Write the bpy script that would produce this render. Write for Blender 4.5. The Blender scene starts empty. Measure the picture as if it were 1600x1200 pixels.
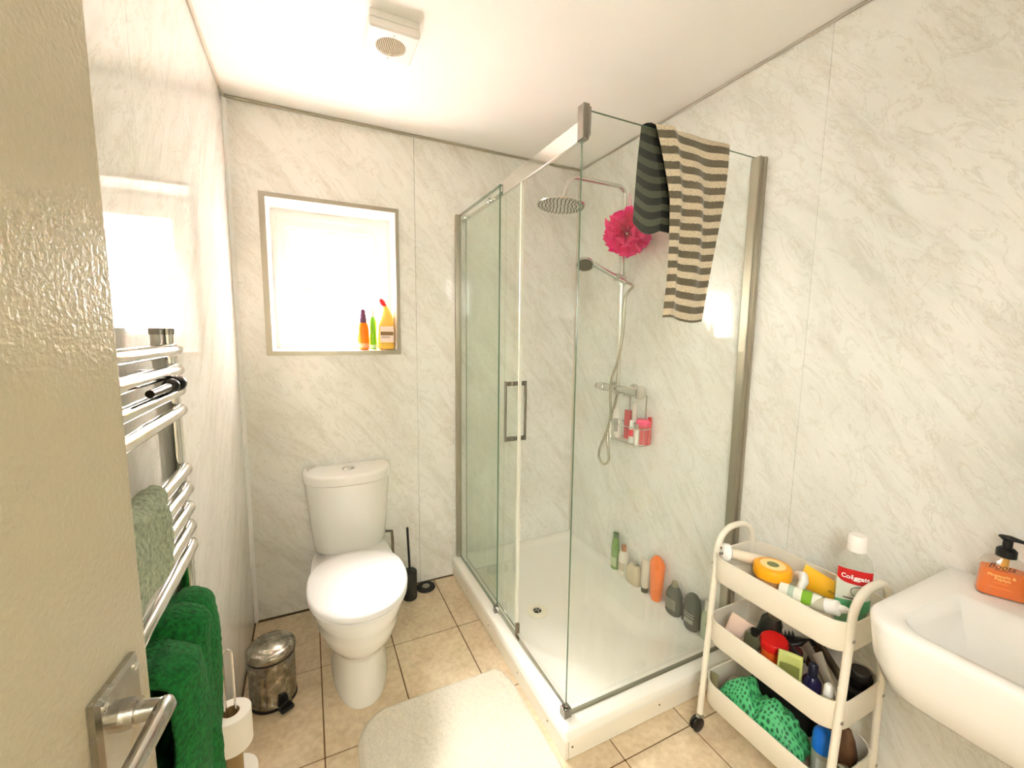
import bpy, bmesh, math, random
from mathutils import Vector, Matrix, noise as mnoise
random.seed(7)
PI = math.pi
S = bpy.context.scene
COL = S.collection

# ------------------------------------------------------------------ camera
cam_d = bpy.data.cameras.new('camera'); cam = bpy.data.objects.new('camera', cam_d); COL.objects.link(cam)
S.camera = cam
A, B, C = 0.4472, 0.1173, 0.0112
fw = Vector((math.sin(A)*math.cos(B), math.cos(A)*math.cos(B), -math.sin(B)))
r0 = Vector((math.cos(A), -math.sin(A), 0)); u0 = r0.cross(fw)
rr = math.cos(C)*r0 + math.sin(C)*u0; uu = rr.cross(fw)
M = Matrix((rr, uu, -fw)).transposed().to_4x4(); M.translation = Vector((0.2872, -2.2675, 1.4106))
cam.matrix_world = M
cam_d.sensor_width = 36.0; cam_d.lens = 664.16/1600*36.0; cam_d.clip_start = 0.02

# ------------------------------------------------------------------ world, sun, exposure
W = bpy.data.worlds.new('sky'); S.world = W; W.use_nodes = True
bg = W.node_tree.nodes['Background']; bg.inputs[0].default_value = (0.97, 0.995, 0.99, 1); bg.inputs[1].default_value = 2.0
sun_d = bpy.data.lights.new('sun', 'SUN'); sun = bpy.data.objects.new('sun', sun_d); COL.objects.link(sun)
sun_d.energy = 100.0; sun_d.angle = math.radians(28); sun_d.color = (1, 0.99, 0.97)
sun.rotation_euler = Vector((0.42, -0.95, -1.6)).to_track_quat('-Z', 'Y').to_euler()
sun.location = (0, 4, 6)
hall_d = bpy.data.lights.new('hall_fill_light', 'POINT'); hall = bpy.data.objects.new('hall_fill_light', hall_d); COL.objects.link(hall)
hall_d.energy = 50; hall_d.shadow_soft_size = .5; hall_d.color = (.95, .99, 1); hall.location = (-.35, -3.2, 2.1)  # unseen fill light, added beyond the doorway to brighten the room
S.view_settings.view_transform = 'Standard'; S.view_settings.look = 'None'
S.view_settings.gamma = 1; S.view_settings.use_curve_mapping = False
S.view_settings.exposure = 2.02
S.cycles.max_bounces = 14; S.cycles.diffuse_bounces = 8; S.cycles.glossy_bounces = 6
S.cycles.transparent_max_bounces = 24; S.cycles.transmission_bounces = 8

# ------------------------------------------------------------------ materials
def lin(c):
    return tuple(((v/255)/12.92 if v/255 <= 0.04045 else ((v/255+0.055)/1.055)**2.4) for v in c)
MATS = {}
def mat(name, rgb, rough=0.5, metal=0.0, spec=0.5, noise=0.0, nscale=20.0, bump=0.0, bscale=200.0, trans=0.0, coat=0.0, sheen=0.0, emit=0.0, ior=1.45, rvar=0.0, sss=0.0):
    """procedural principled material; rgb are sRGB 0-255"""
    if name in MATS: return MATS[name]
    m = bpy.data.materials.new(name); m.use_nodes = True; MATS[name] = m
    nt = m.node_tree; b = nt.nodes['Principled BSDF']; L = nt.links
    c = (*lin(rgb), 1)
    b.inputs['Base Color'].default_value = c; b.inputs['Roughness'].default_value = rough; b.inputs['Metallic'].default_value = metal
    b.inputs['Specular IOR Level'].default_value = spec; b.inputs['Transmission Weight'].default_value = trans; b.inputs['Coat Weight'].default_value = coat
    b.inputs['Sheen Weight'].default_value = sheen; b.inputs['IOR'].default_value = ior
    m.diffuse_color = c
    tc = nt.nodes.new('ShaderNodeTexCoord')
    if noise > 0 or rvar > 0:
        n = nt.nodes.new('ShaderNodeTexNoise'); n.inputs['Scale'].default_value = nscale; n.inputs['Detail'].default_value = 5
        L.new(tc.outputs['Object'], n.inputs['Vector'])
        if noise > 0:
            mr = nt.nodes.new('ShaderNodeMapRange'); mr.inputs[1].default_value = 0.3; mr.inputs[2].default_value = 0.7; mr.inputs[3].default_value = 1-noise; mr.inputs[4].default_value = 1+noise*0.6
            L.new(n.outputs['Fac'], mr.inputs[0])
            mx = nt.nodes.new('ShaderNodeVectorMath'); mx.operation = 'SCALE'; mx.inputs[0].default_value = c[:3]
            L.new(mr.outputs[0], mx.inputs['Scale']); L.new(mx.outputs[0], b.inputs['Base Color'])
        if rvar > 0:
            m2 = nt.nodes.new('ShaderNodeMapRange'); m2.inputs[1].default_value = 0.3; m2.inputs[2].default_value = 0.7; m2.inputs[3].default_value = max(rough-rvar, 0.02); m2.inputs[4].default_value = rough+rvar
            L.new(n.outputs['Fac'], m2.inputs[0]); L.new(m2.outputs[0], b.inputs['Roughness'])
    if bump > 0:
        n2 = nt.nodes.new('ShaderNodeTexNoise'); n2.inputs['Scale'].default_value = bscale; n2.inputs['Detail'].default_value = 3
        L.new(tc.outputs['Object'], n2.inputs['Vector'])
        bp = nt.nodes.new('ShaderNodeBump'); bp.inputs['Strength'].default_value = bump; bp.inputs['Distance'].default_value = 0.004
        L.new(n2.outputs['Fac'], bp.inputs['Height']); L.new(bp.outputs[0], b.inputs['Normal'])
    return m

def ramp(nt, src, stops):
    r = nt.nodes.new('ShaderNodeValToRGB'); nt.links.new(src, r.inputs[0])
    e = r.color_ramp.elements
    while len(e) < len(stops): e.new(0.5)
    for i, (p, c) in enumerate(stops): e[i].position = p; e[i].color = (*c, 1)
    return r.outputs[0]
def mixc(nt, fac, a, b, mode='MIX'):
    n = nt.nodes.new('ShaderNodeMix'); n.data_type = 'RGBA'; n.blend_type = mode
    for k, v in ((0, fac), (6, a), (7, b)):
        if isinstance(v, (int, float)): n.inputs[k].default_value = v
        elif isinstance(v, tuple): n.inputs[k].default_value = (*v, 1)
        else: nt.links.new(v, n.inputs[k])
    return n.outputs[2]

def marble_mat(name, off=0.0):
    """glossy PVC wall panel printed with soft diagonal marble streaks"""
    m = bpy.data.materials.new(name); m.use_nodes = True; nt = m.node_tree; L = nt.links; b = nt.nodes['Principled BSDF']
    g = nt.nodes.new('ShaderNodeNewGeometry'); sp = nt.nodes.new('ShaderNodeSeparateXYZ'); L.new(g.outputs['Position'], sp.inputs[0])
    def math_(op, a, b_):
        n = nt.nodes.new('ShaderNodeMath'); n.operation = op
        for i, v in enumerate((a, b_)):
            if isinstance(v, (int, float)): n.inputs[i].default_value = v
            else: L.new(v, n.inputs[i])
        return n.outputs[0]
    s = math_('SUBTRACT', sp.outputs[0], sp.outputs[1]); v = sp.outputs[2]
    a = math_('SUBTRACT', math_('MULTIPLY', s, 0.62), math_('MULTIPLY', v, 0.78))
    c = math_('ADD', math_('MULTIPLY', s, 0.78), math_('MULTIPLY', v, 0.62))
    def vec(ka, kc, z):
        n = nt.nodes.new('ShaderNodeCombineXYZ'); L.new(math_('MULTIPLY', a, ka), n.inputs[0]); L.new(math_('MULTIPLY', c, kc), n.inputs[1]); n.inputs[2].default_value = z+off
        return n.outputs[0]
    def nz(vv, sc, det, dist=0.0, rough=0.55):
        n = nt.nodes.new('ShaderNodeTexNoise'); L.new(vv, n.inputs['Vector']); n.inputs['Scale'].default_value = sc; n.inputs['Detail'].default_value = det
        n.inputs['Distortion'].default_value = dist; n.inputs['Roughness'].default_value = rough; return n.outputs['Fac']
    base = lin((235, 235, 230)); dark = lin((206, 203, 192)); light = lin((242, 242, 239))
    blot = nz(vec(0.9, 1.3, 1.0), 2.3, 4)
    col = ramp(nt, blot, [(0.30, light), (0.52, base), (0.78, lin((223, 221, 213)))])
    st = nz(vec(1.2, 5.5, 4.0), 2.2, 7, 0.6, 0.62)
    stf = ramp(nt, st, [(0.50, (0, 0, 0)), (0.72, (1, 1, 1))])
    col = mixc(nt, math_('MULTIPLY', stf, 0.65), col, dark)
    vn = nz(vec(1.6, 4.2, 9.0), 3.1, 9, 1.3, 0.66)
    vf = ramp(nt, math_('ABSOLUTE', math_('SUBTRACT', vn, 0.5), 0), [(0.0, (1, 1, 1)), (0.022, (0, 0, 0))])
    col = mixc(nt, math_('MULTIPLY', vf, 0.42), col, lin((196, 190, 172)))
    wn = nz(vec(3.0, 8.0, 15.0), 4.0, 8, 0.9, 0.7)
    wf = ramp(nt, math_('ABSOLUTE', math_('SUBTRACT', wn, 0.52), 0), [(0.0, (1, 1, 1)), (0.02, (0, 0, 0))])
    col = mixc(nt, math_('MULTIPLY', wf, 0.5), col, lin((246, 243, 236)))
    L.new(col, b.inputs['Base Color']); b.inputs['Roughness'].default_value = 0.05; b.inputs['Specular IOR Level'].default_value = 0.5
    wav = nz(vec(0.6, 0.6, 3.0), 1.5, 1)
    bp = nt.nodes.new('ShaderNodeBump'); bp.inputs['Strength'].default_value = 0.04; bp.inputs['Distance'].default_value = 0.02; L.new(wav, bp.inputs['Height']); L.new(bp.outputs[0], b.inputs['Normal'])
    return m

def glass_mat(name, tint, haze, hazecol=(235, 240, 232), streak=True, spec=1.0):
    """flat clear sheet: tinted see-through body, mirror sheen by angle, thin limescale haze"""
    m = bpy.data.materials.new(name); m.use_nodes = True; nt = m.node_tree; L = nt.links
    out = nt.nodes['Material Output']; nt.nodes.remove(nt.nodes['Principled BSDF'])
    t = nt.nodes.new('ShaderNodeBsdfTransparent'); t.inputs[0].default_value = (*tint, 1)
    gl = nt.nodes.new('ShaderNodeBsdfGlossy'); gl.inputs['Roughness'].default_value = 0.01
    fr = nt.nodes.new('ShaderNodeFresnel'); fr.inputs[0].default_value = 1.5
    ge = nt.nodes.new('ShaderNodeNewGeometry'); iv = nt.nodes.new('ShaderNodeMath'); iv.operation = 'SUBTRACT'; iv.inputs[0].default_value = spec; L.new(ge.outputs['Backfacing'], iv.inputs[1]); iv.use_clamp = True
    mu = nt.nodes.new('ShaderNodeMath'); mu.operation = 'MULTIPLY'; L.new(fr.outputs[0], mu.inputs[0]); L.new(iv.outputs[0], mu.inputs[1])
    df = nt.nodes.new('ShaderNodeBsdfDiffuse'); df.inputs[0].default_value = (*lin(hazecol), 1)
    tl = nt.nodes.new('ShaderNodeBsdfTranslucent'); tl.inputs[0].default_value = (*lin(hazecol), 1)
    ad = nt.nodes.new('ShaderNodeMixShader'); ad.inputs[0].default_value = 0.5; L.new(df.outputs[0], ad.inputs[1]); L.new(tl.outputs[0], ad.inputs[2])
    m1 = nt.nodes.new('ShaderNodeMixShader'); L.new(t.outputs[0], m1.inputs[1]); L.new(ad.outputs[0], m1.inputs[2])
    if streak:
        sp = nt.nodes.new('ShaderNodeMapping'); sp.inputs['Scale'].default_value = (14, 14, 3.0); L.new(ge.outputs['Position'], sp.inputs[0])
        n = nt.nodes.new('ShaderNodeTexNoise'); n.inputs['Scale'].default_value = 1.6; n.inputs['Detail'].default_value = 8; n.inputs['Roughness'].default_value = 0.7; L.new(sp.outputs[0], n.inputs['Vector'])
        # limescale builds up towards the tray
        sz = nt.nodes.new('ShaderNodeSeparateXYZ'); L.new(ge.outputs['Position'], sz.inputs[0])
        mz = nt.nodes.new('ShaderNodeMapRange'); mz.inputs[1].default_value = 0.1; mz.inputs[2].default_value = 1.5; mz.inputs[3].default_value = 1.0; mz.inputs[4].default_value = 0.25; L.new(sz.outputs[2], mz.inputs[0])
        mr = nt.nodes.new('ShaderNodeMapRange'); mr.inputs[1].default_value = 0.3; mr.inputs[2].default_value = 0.75; mr.inputs[3].default_value = haze*0.55; mr.inputs[4].default_value = haze*1.5; L.new(n.outputs['Fac'], mr.inputs[0])
        mm = nt.nodes.new('ShaderNodeMath'); mm.operation = 'MULTIPLY'; L.new(mr.outputs[0], mm.inputs[0]); L.new(mz.outputs[0], mm.inputs[1]); L.new(mm.outputs[0], m1.inputs[0])
    else: m1.inputs[0].default_value = haze
    m2 = nt.nodes.new('ShaderNodeMixShader'); L.new(mu.outputs[0], m2.inputs[0]); L.new(m1.outputs[0], m2.inputs[1]); L.new(gl.outputs[0], m2.inputs[2])
    L.new(m2.outputs[0], out.inputs[0]); MATS[name] = m; m.diffuse_color = (.8, .9, .85, .3)
    return m

def pane_mat():
    """rain-patterned obscure glass: part clear, part strongly scattering"""
    m = bpy.data.materials.new('obscure_glass'); m.use_nodes = True; nt = m.node_tree; L = nt.links
    out = nt.nodes['Material Output']; nt.nodes.remove(nt.nodes['Principled BSDF'])
    t = nt.nodes.new('ShaderNodeBsdfTransparent'); t.inputs[0].default_value = (.97, .98, .97, 1)
    r = nt.nodes.new('ShaderNodeBsdfRefraction'); r.inputs['Roughness'].default_value = 0.28; r.inputs['IOR'].default_value = 1.12
    n = nt.nodes.new('ShaderNodeTexNoise'); n.inputs['Scale'].default_value = 90; n.inputs['Detail'].default_value = 2
    g = nt.nodes.new('ShaderNodeNewGeometry'); L.new(g.outputs['Position'], n.inputs['Vector'])
    bp = nt.nodes.new('ShaderNodeBump'); bp.inputs['Strength'].default_value = 0.7; bp.inputs['Distance'].default_value = 0.01; L.new(n.outputs['Fac'], bp.inputs['Height']); L.new(bp.outputs[0], r.inputs['Normal'])
    tl = nt.nodes.new('ShaderNodeBsdfTranslucent'); tl.inputs[0].default_value = (.9, .9, .88, 1); L.new(bp.outputs[0], tl.inputs['Normal'])
    a = nt.nodes.new('ShaderNodeMixShader'); a.inputs[0].default_value = 0.45; L.new(t.outputs[0], a.inputs[1]); L.new(r.outputs[0], a.inputs[2])
    b = nt.nodes.new('ShaderNodeMixShader'); b.inputs[0].default_value = 0.40; L.new(a.outputs[0], b.inputs[1]); L.new(tl.outputs[0], b.inputs[2])
    L.new(b.outputs[0], out.inputs[0]); return m

def stripe_mat():
    m = bpy.data.materials.new('striped_terry'); m.use_nodes = True; nt = m.node_tree; L = nt.links; b = nt.nodes['Principled BSDF']
    uv = nt.nodes.new('ShaderNodeTexCoord'); sp = nt.nodes.new('ShaderNodeSeparateXYZ'); L.new(uv.outputs['UV'], sp.inputs[0])
    n = nt.nodes.new('ShaderNodeTexNoise'); n.inputs['Scale'].default_value = 160; n.inputs['Detail'].default_value = 4; L.new(uv.outputs['UV'], n.inputs['Vector'])
    ns = nt.nodes.new('ShaderNodeMath'); ns.operation = 'MULTIPLY_ADD'; ns.inputs[1].default_value = 0.006; L.new(n.outputs['Fac'], ns.inputs[0]); L.new(sp.outputs[1], ns.inputs[2])
    fr = nt.nodes.new('ShaderNodeMath'); fr.operation = 'MULTIPLY'; fr.inputs[1].default_value = 1/0.0445; L.new(ns.outputs[0], fr.inputs[0])
    f2 = nt.nodes.new('ShaderNodeMath'); f2.operation = 'FRACT'; L.new(fr.outputs[0], f2.inputs[0])
    gt = nt.nodes.new('ShaderNodeMath'); gt.operation = 'GREATER_THAN'; gt.inputs[1].default_value = 0.52; L.new(f2.outputs[0], gt.inputs[0])
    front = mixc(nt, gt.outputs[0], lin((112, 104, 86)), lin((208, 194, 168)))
    back = mixc(nt, gt.outputs[0], lin((22, 22, 16)), lin((88, 90, 70)))  # darker reverse tones put the shade of the inner drop into the cloth
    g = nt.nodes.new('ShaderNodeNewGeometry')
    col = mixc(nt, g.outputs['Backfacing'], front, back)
    var = nt.nodes.new('ShaderNodeMapRange'); var.inputs[1].default_value = .3; var.inputs[2].default_value = .7; var.inputs[3].default_value = .8; var.inputs[4].default_value = 1.15; L.new(n.outputs['Fac'], var.inputs[0])
    col = mixc(nt, 1.0, col, var.outputs[0], 'MULTIPLY')
    L.new(col, b.inputs['Base Color']); b.inputs['Roughness'].default_value = 0.95; b.inputs['Sheen Weight'].default_value = 0.3; b.inputs['Specular IOR Level'].default_value = 0.1
    bp = nt.nodes.new('ShaderNodeBump'); bp.inputs['Strength'].default_value = .5; bp.inputs['Distance'].default_value = .003; L.new(n.outputs['Fac'], bp.inputs['Height']); L.new(bp.outputs[0], b.inputs['Normal'])
    return m

def dot_mat():
    """green satin printed with small dark bean spots"""
    m = bpy.data.materials.new('spotted_green'); m.use_nodes = True; nt = m.node_tree; L = nt.links; b = nt.nodes['Principled BSDF']
    uv = nt.nodes.new('ShaderNodeTexCoord'); v = nt.nodes.new('ShaderNodeTexVoronoi'); v.inputs['Scale'].default_value = 72; v.inputs['Randomness'].default_value = .3
    L.new(uv.outputs['UV'], v.inputs['Vector'])
    col = ramp(nt, v.outputs['Distance'], [(0.0, lin((20, 84, 50))), (0.30, lin((28, 100, 60))), (0.38, lin((72, 178, 112))), (1, lin((88, 190, 124)))])
    L.new(col, b.inputs['Base Color']); b.inputs['Roughness'].default_value = .55
    return m

MARBLE = marble_mat('marble_panel')
CEIL = mat('ceiling_paint', (250, 248, 245), .6, noise=.02, nscale=3)
GROUT = mat('grout', (122, 92, 58), .9, noise=.15, nscale=30)
PVC = mat('white_upvc', (248, 247, 245), .3)
SILV = mat('satin_silver', (176, 170, 154), .32, .85)
CHROME = mat('chrome', (214, 212, 206), .09, 1.0)
DCHROME = mat('smoked_chrome', (150, 146, 138), .12, 1.0)
PORC = mat('porcelain', (238, 236, 231), .12, coat=.4)
LID = mat('toilet_lid_plastic', (232, 231, 230), .25)
ACRY = mat('tray_acrylic', (240, 238, 230), .22)
TROL = mat('trolley_enamel', (233, 226, 210), .4)
BLACK = mat('black_plastic', (26, 25, 23), .35)
RUBBER = mat('black_rubber', (30, 29, 27), .7)
WPL = mat('white_plastic', (242, 240, 236), .35)
GEDGE = mat('glass_edge', (96, 122, 100), .15)
GLASS_F = glass_mat('shower_glass', (.985, .995, .987), .06)
GLASS_S = glass_mat('shower_glass_sheen_haze', (.965, .988, .968), .10, (220, 232, 214))  # extra haze and green stand in for reflections off layered side glass
CLEARP = glass_mat('clear_plastic', (.95, .96, .95), .12, streak=False)

# ------------------------------------------------------------------ mesh helpers
class MB:
    def __init__(s): s.v = []; s.f = []; s.m = []; s.uv = None
    def add(s, vs, fs, mi=0):
        o = len(s.v); s.v += [tuple(v) for v in vs]; s.f += [tuple(i+o for i in f) for f in fs]; s.m += [mi]*len(fs); return s
    def box(s, x0, x1, y0, y1, z0, z1, mi=0):
        return s.add([(x0, y0, z0), (x1, y0, z0), (x1, y1, z0), (x0, y1, z0), (x0, y0, z1), (x1, y0, z1), (x1, y1, z1), (x0, y1, z1)],
                     [(3, 2, 1, 0), (4, 5, 6, 7), (0, 1, 5, 4), (1, 2, 6, 5), (2, 3, 7, 6), (3, 0, 4, 7)], mi)
    def loft(s, rings, cap0=True, cap1=True, closed=True, mi=0):
        n = len(rings[0]); vs = [p for r in rings for p in r]; fs = []
        for k in range(len(rings)-1):
            for i in range(n if closed else n-1):
                j = (i+1) % n; fs.append((k*n+i, k*n+j, (k+1)*n+j, (k+1)*n+i))
        if cap0: fs.append(tuple(reversed(range(n))))
        if cap1: fs.append(tuple((len(rings)-1)*n+i for i in range(n)))
        return s.add(vs, fs, mi)
    def lathe(s, prof, n=24, c=(0, 0, 0), sx=1, sy=1, cap0=True, cap1=True, mi=0):
        return s.loft([[(c[0]+r*sx*math.cos(2*PI*i/n), c[1]+r*sy*math.sin(2*PI*i/n), c[2]+z) for i in range(n)] for r, z in prof], cap0, cap1, mi=mi)
    def tube(s, pts, r, n=10, caps=True, closed=False, mi=0):
        P = [Vector(p) for p in pts]; rings = []; K = len(P); up = None
        for k in range(K):
            if closed: d = P[(k+1) % K]-P[k-1]
            else: d = P[min(k+1, K-1)]-P[max(k-1, 0)]
            d.normalize()
            if up is None: up = Vector((0, 0, 1)) if abs(d.z) < .9 else Vector((1, 0, 0))
            a = d.cross(up); a.normalize(); b = a.cross(d); up = b
            rk = r[k] if isinstance(r, (list, tuple)) else r
            rings.append([tuple(P[k]+rk*(math.cos(2*PI*i/n)*a+math.sin(2*PI*i/n)*b)) for i in range(n)])
        if closed: rings.append(rings[0])
        return s.loft(rings, caps and not closed, caps and not closed, mi=mi)
    def grid(s, fn, nu, nv, mi=0):
        vs = [fn(i/nu, j/nv) for j in range(nv+1) for i in range(nu+1)]
        fs = [(j*(nu+1)+i, j*(nu+1)+i+1, (j+1)*(nu+1)+i+1, (j+1)*(nu+1)+i) for j in range(nv) for i in range(nu)]
        return s.add(vs, fs, mi)
    def xf(s, mtx):
        s.v = [tuple(mtx @ Vector(v)) for v in s.v]; return s
    def build(s, name, mats, parent=None, smooth=35, bevel=0, seg=2, sub=0, solid=0, fix=True, uv=None):
        me = bpy.data.meshes.new(name); me.from_pydata(s.v, [], s.f)
        mats = mats if isinstance(mats, (list, tuple)) else [mats]
        for m_ in mats: me.materials.append(m_)
        for p, i in zip(me.polygons, s.m): p.material_index = i
        if fix:
            bm = bmesh.new(); bm.from_mesh(me); bmesh.ops.recalc_face_normals(bm, faces=bm.faces); bm.to_mesh(me); bm.free()
        if uv:
            l = me.uv_layers.new(name='UVMap')
            for lp in me.loops: l.data[lp.index].uv = uv(lp.vertex_index, me.vertices[lp.vertex_index].co)
        me.update()
        if smooth:
            for p in me.polygons: p.use_smooth = True
            me.set_sharp_from_angle(angle=math.radians(smooth))
        o = bpy.data.objects.new(name, me); COL.objects.link(o)
        if parent: o.parent = parent
        if bevel:
            b = o.modifiers.new('bevel', 'BEVEL'); b.width = bevel; b.segments = seg; b.limit_method = 'ANGLE'; b.angle_limit = math.radians(40); b.harden_normals = False
        if solid:
            d = o.modifiers.new('thickness', 'SOLIDIFY'); d.thickness = solid; d.offset = 0
        if sub:
            d = o.modifiers.new('smooth', 'SUBSURF'); d.levels = sub; d.render_levels = sub
        return o

def empty(name, loc=(0, 0, 0), rz=0, parent=None):
    o = bpy.data.objects.new(name, None); COL.objects.link(o); o.location = loc; o.rotation_euler = (0, 0, rz); o.empty_display_size = .05
    if parent: o.parent = parent
    return o
def tag(o, label, cat, group=None, kind=None):
    if label: o['label'] = label
    if cat: o['category'] = cat
    if group: o['group'] = group
    if kind: o['kind'] = kind
    return o
def struct(o, label, cat): o['kind'] = 'structure'; o['label'] = label; o['category'] = cat; return o
def rrect(x0, x1, y0, y1, r, z, n=6):
    out = []
    for cx, cy, a0 in ((x1-r, y1-r, 0), (x0+r, y1-r, 90), (x0+r, y0+r, 180), (x1-r, y0+r, 270)):
        for k in range(n+1):
            a = math.radians(a0+90*k/n); out.append((cx+r*math.cos(a), cy+r*math.sin(a), z))
    return out
def sell(z, rx, ry, e=2.0, cx=0, cy=0, n=32):
    out = []
    for i in range(n):
        t = 2*PI*i/n; c, s_ = math.cos(t), math.sin(t)
        out.append((cx+rx*math.copysign(abs(c)**(2/e), c), cy+ry*math.copysign(abs(s_)**(2/e), s_), z))
    return out
def egg(z, rx, cy, rf, rb, ef=2.0, eb=2.0, cx=0, n=48):
    out = []
    for i in range(n):
        t = 2*PI*i/n; c, s_ = math.cos(t), math.sin(t); e = eb if s_ > 0 else ef
        out.append((cx+rx*math.copysign(abs(c)**(2/e), c), cy+(rb if s_ > 0 else rf)*math.copysign(abs(s_)**(2/e), s_), z))
    return out
def arc(c, r, a0, a1, n, ax=0, ay=2):
    out = []
    for k in range(n+1):
        a = math.radians(a0+(a1-a0)*k/n); p = list(c); p[ax] += r*math.cos(a); p[ay] += r*math.sin(a); out.append(tuple(p))
    return out
def text_mb(txt, size, fn, shear=0.0, bold=0.0, align='CENTER'):
    """text outline turned to flat faces, each point mapped by fn(x, y)"""
    cu = bpy.data.curves.new('txt', 'FONT'); cu.body = txt; cu.size = size; cu.align_x = align; cu.align_y = 'CENTER'; cu.shear = shear; cu.offset = bold; cu.resolution_u = 3
    o = bpy.data.objects.new('txt', cu); COL.objects.link(o)
    dg = bpy.context.evaluated_depsgraph_get(); me = bpy.data.meshes.new_from_object(o.evaluated_get(dg))
    mb = MB(); mb.add([fn(v.co.x, v.co.y) for v in me.vertices], [tuple(p.vertices) for p in me.polygons])
    bpy.data.objects.remove(o); bpy.data.curves.remove(cu); bpy.data.meshes.remove(me)
    return mb
def Rz(a): return Matrix.Rotation(a, 4, 'Z')
def place(loc, rx=0, ry=0, rz=0):
    return Matrix.Translation(loc) @ Matrix.Rotation(rz, 4, 'Z') @ Matrix.Rotation(ry, 4, 'Y') @ Matrix.Rotation(rx, 4, 'X')

RW = 1.819; H = 2.4; YR = -2.46
# ================================================================== STRUCTURE
# floor: grout bed with one object per tile
fl = struct(MB().box(-.02, RW+.02, YR-.9, .02, -.06, -.003).build('floor', GROUT, smooth=0), 'beige square-tiled bathroom floor with brown grout', 'floor')
TILE = bpy.data.materials.new('beige_tile'); TILE.use_nodes = True
nt = TILE.node_tree; b = nt.nodes['Principled BSDF']; g = nt.nodes.new('ShaderNodeNewGeometry')
n1 = nt.nodes.new('ShaderNodeTexNoise'); n1.inputs['Scale'].default_value = 9; n1.inputs['Detail'].default_value = 8; n1.inputs['Roughness'].default_value = .65; nt.links.new(g.outputs['Position'], n1.inputs['Vector'])
c1 = ramp(nt, n1.outputs['Fac'], [(0.3, lin((200, 178, 144))), (0.5, lin((222, 203, 172))), (0.7, lin((234, 218, 190)))])
n2 = nt.nodes.new('ShaderNodeTexNoise'); n2.inputs['Scale'].default_value = 45; n2.inputs['Detail'].default_value = 4; nt.links.new(g.outputs['Position'], n2.inputs['Vector'])
c1 = mixc(nt, .35, c1, ramp(nt, n2.outputs['Fac'], [(0.35, lin((196, 168, 128))), (0.65, lin((236, 218, 188)))]))
oi = nt.nodes.new('ShaderNodeObjectInfo'); tv = nt.nodes.new('ShaderNodeMapRange'); tv.inputs[3].default_value = .94; tv.inputs[4].default_value = 1.04; nt.links.new(oi.outputs['Random'], tv.inputs[0])
c1 = mixc(nt, 1.0, c1, tv.outputs[0], 'MULTIPLY')
nt.links.new(c1, b.inputs['Base Color']); b.inputs['Roughness'].default_value = .38
TX, TY, GX = .302, .4295, .0045
tile_src = None
for i in range(-1, 6):
    for j in range(-1, 7):
        x0 = .283+TX*(i); x1 = x0+TX; y1 = -.437-.4295*(j); y0 = y1-TY
        if x0 > RW or x1 < 0 or y1 < -2.5: continue
        cx0, cx1, cy0, cy1 = max(x0, 0), min(x1, RW), y0, min(y1, 0)
        if cx1-cx0 < .02 or cy1-cy0 < .02: continue
        full = (cx1-cx0 > TX-.001 and cy1-cy0 > TY-.001)
        if full and tile_src is not None:
            o = tile_src.copy(); COL.objects.link(o); o.parent = fl
        else:
            w, d = (cx1-cx0)/2-GX/2, (cy1-cy0)/2-GX/2
            o = MB().loft([rrect(-w, w, -d, d, .002, -.01, 1), rrect(-w, w, -d, d, .002, -.0015, 1), rrect(-w+.0015, w-.0015, -d+.0015, d-.0015, .002, 0, 1)], cap0=False).build('tile', TILE, fl, smooth=0)
            if full: tile_src = o
        o.location = ((cx0+cx1)/2, (cy0+cy1)/2, 0)

def panel(parent, axis, a0, a1, z0, z1, face, th=.008):
    """one PVC board; axis 'x' board runs along X on the back wall, 'y' along Y on a side wall"""
    g_ = .0005
    mb = MB()
    if axis == 'x': mb.box(a0+g_, a1-g_, face, face+th, z0, z1)
    else: mb.box(min(face, face+th), max(face, face+th), a0+g_, a1-g_, z0, z1)
    return mb.build('panel', MARBLE, parent, smooth=0, bevel=.0005, seg=1)
WCORE = mat('wall_core', (226, 221, 210), .8)
wx0, wx1, wz0, wz1 = .126, .716, 1.312, 2.016
# back wall with the window hole
mb = MB()
for a in ((-.15, wx0, -.06, H+.05), (wx1, RW+.15, -.06, H+.05), (wx0, wx1, -.06, wz0), (wx0, wx1, wz1, H+.05)): mb.box(a[0], a[1], .008, .13, a[2], a[3])
wb = struct(mb.build('wall_back', WCORE, smooth=0), 'pale marble-effect panelled wall around the window', 'wall')
def holed(parent, x0, x1, z0, z1):
    g_ = .0012; x0 += g_; x1 -= g_; mb = MB()
    for a in ((x0, wx0, z0, z1), (wx1, x1, z0, z1), (wx0, wx1, z0, wz0), (wx0, wx1, wz1, z1)): mb.box(a[0], a[1], 0, .008, a[2], a[3])
    mb.build('panel', MARBLE, parent, smooth=0)
holed(wb, 0, .81, .002, H)
panel(wb, 'x', .81, RW, .002, H, 0)
wl = struct(MB().box(-.15, -.008, YR-.2, .008, -.06, H+.05).build('wall_left', WCORE, smooth=0), 'glossy marble-effect panelled wall behind the towel radiator', 'wall')
for a0, a1 in ((-1.15, 0), (-2.15, -1.15), (YR, -2.15)): panel(wl, 'y', a0, a1, .002, H, 0, -.008)
wr = struct(MB().box(RW+.008, RW+.15, YR-.2, .008, -.06, H+.05).build('wall_right', WCORE, smooth=0), 'marble-effect panelled wall behind shower, trolley and basin', 'wall')
for a0, a1 in ((-.385, 0), (-1.385, -.385), (YR, -1.385)): panel(wr, 'y', a0, a1, .002, H, RW, .008)
struct(MB().box(-.15, RW+.15, YR-.2, .2, H, H+.06).build('ceiling', CEIL, smooth=0), 'plain white bathroom ceiling', 'ceiling')
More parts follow.
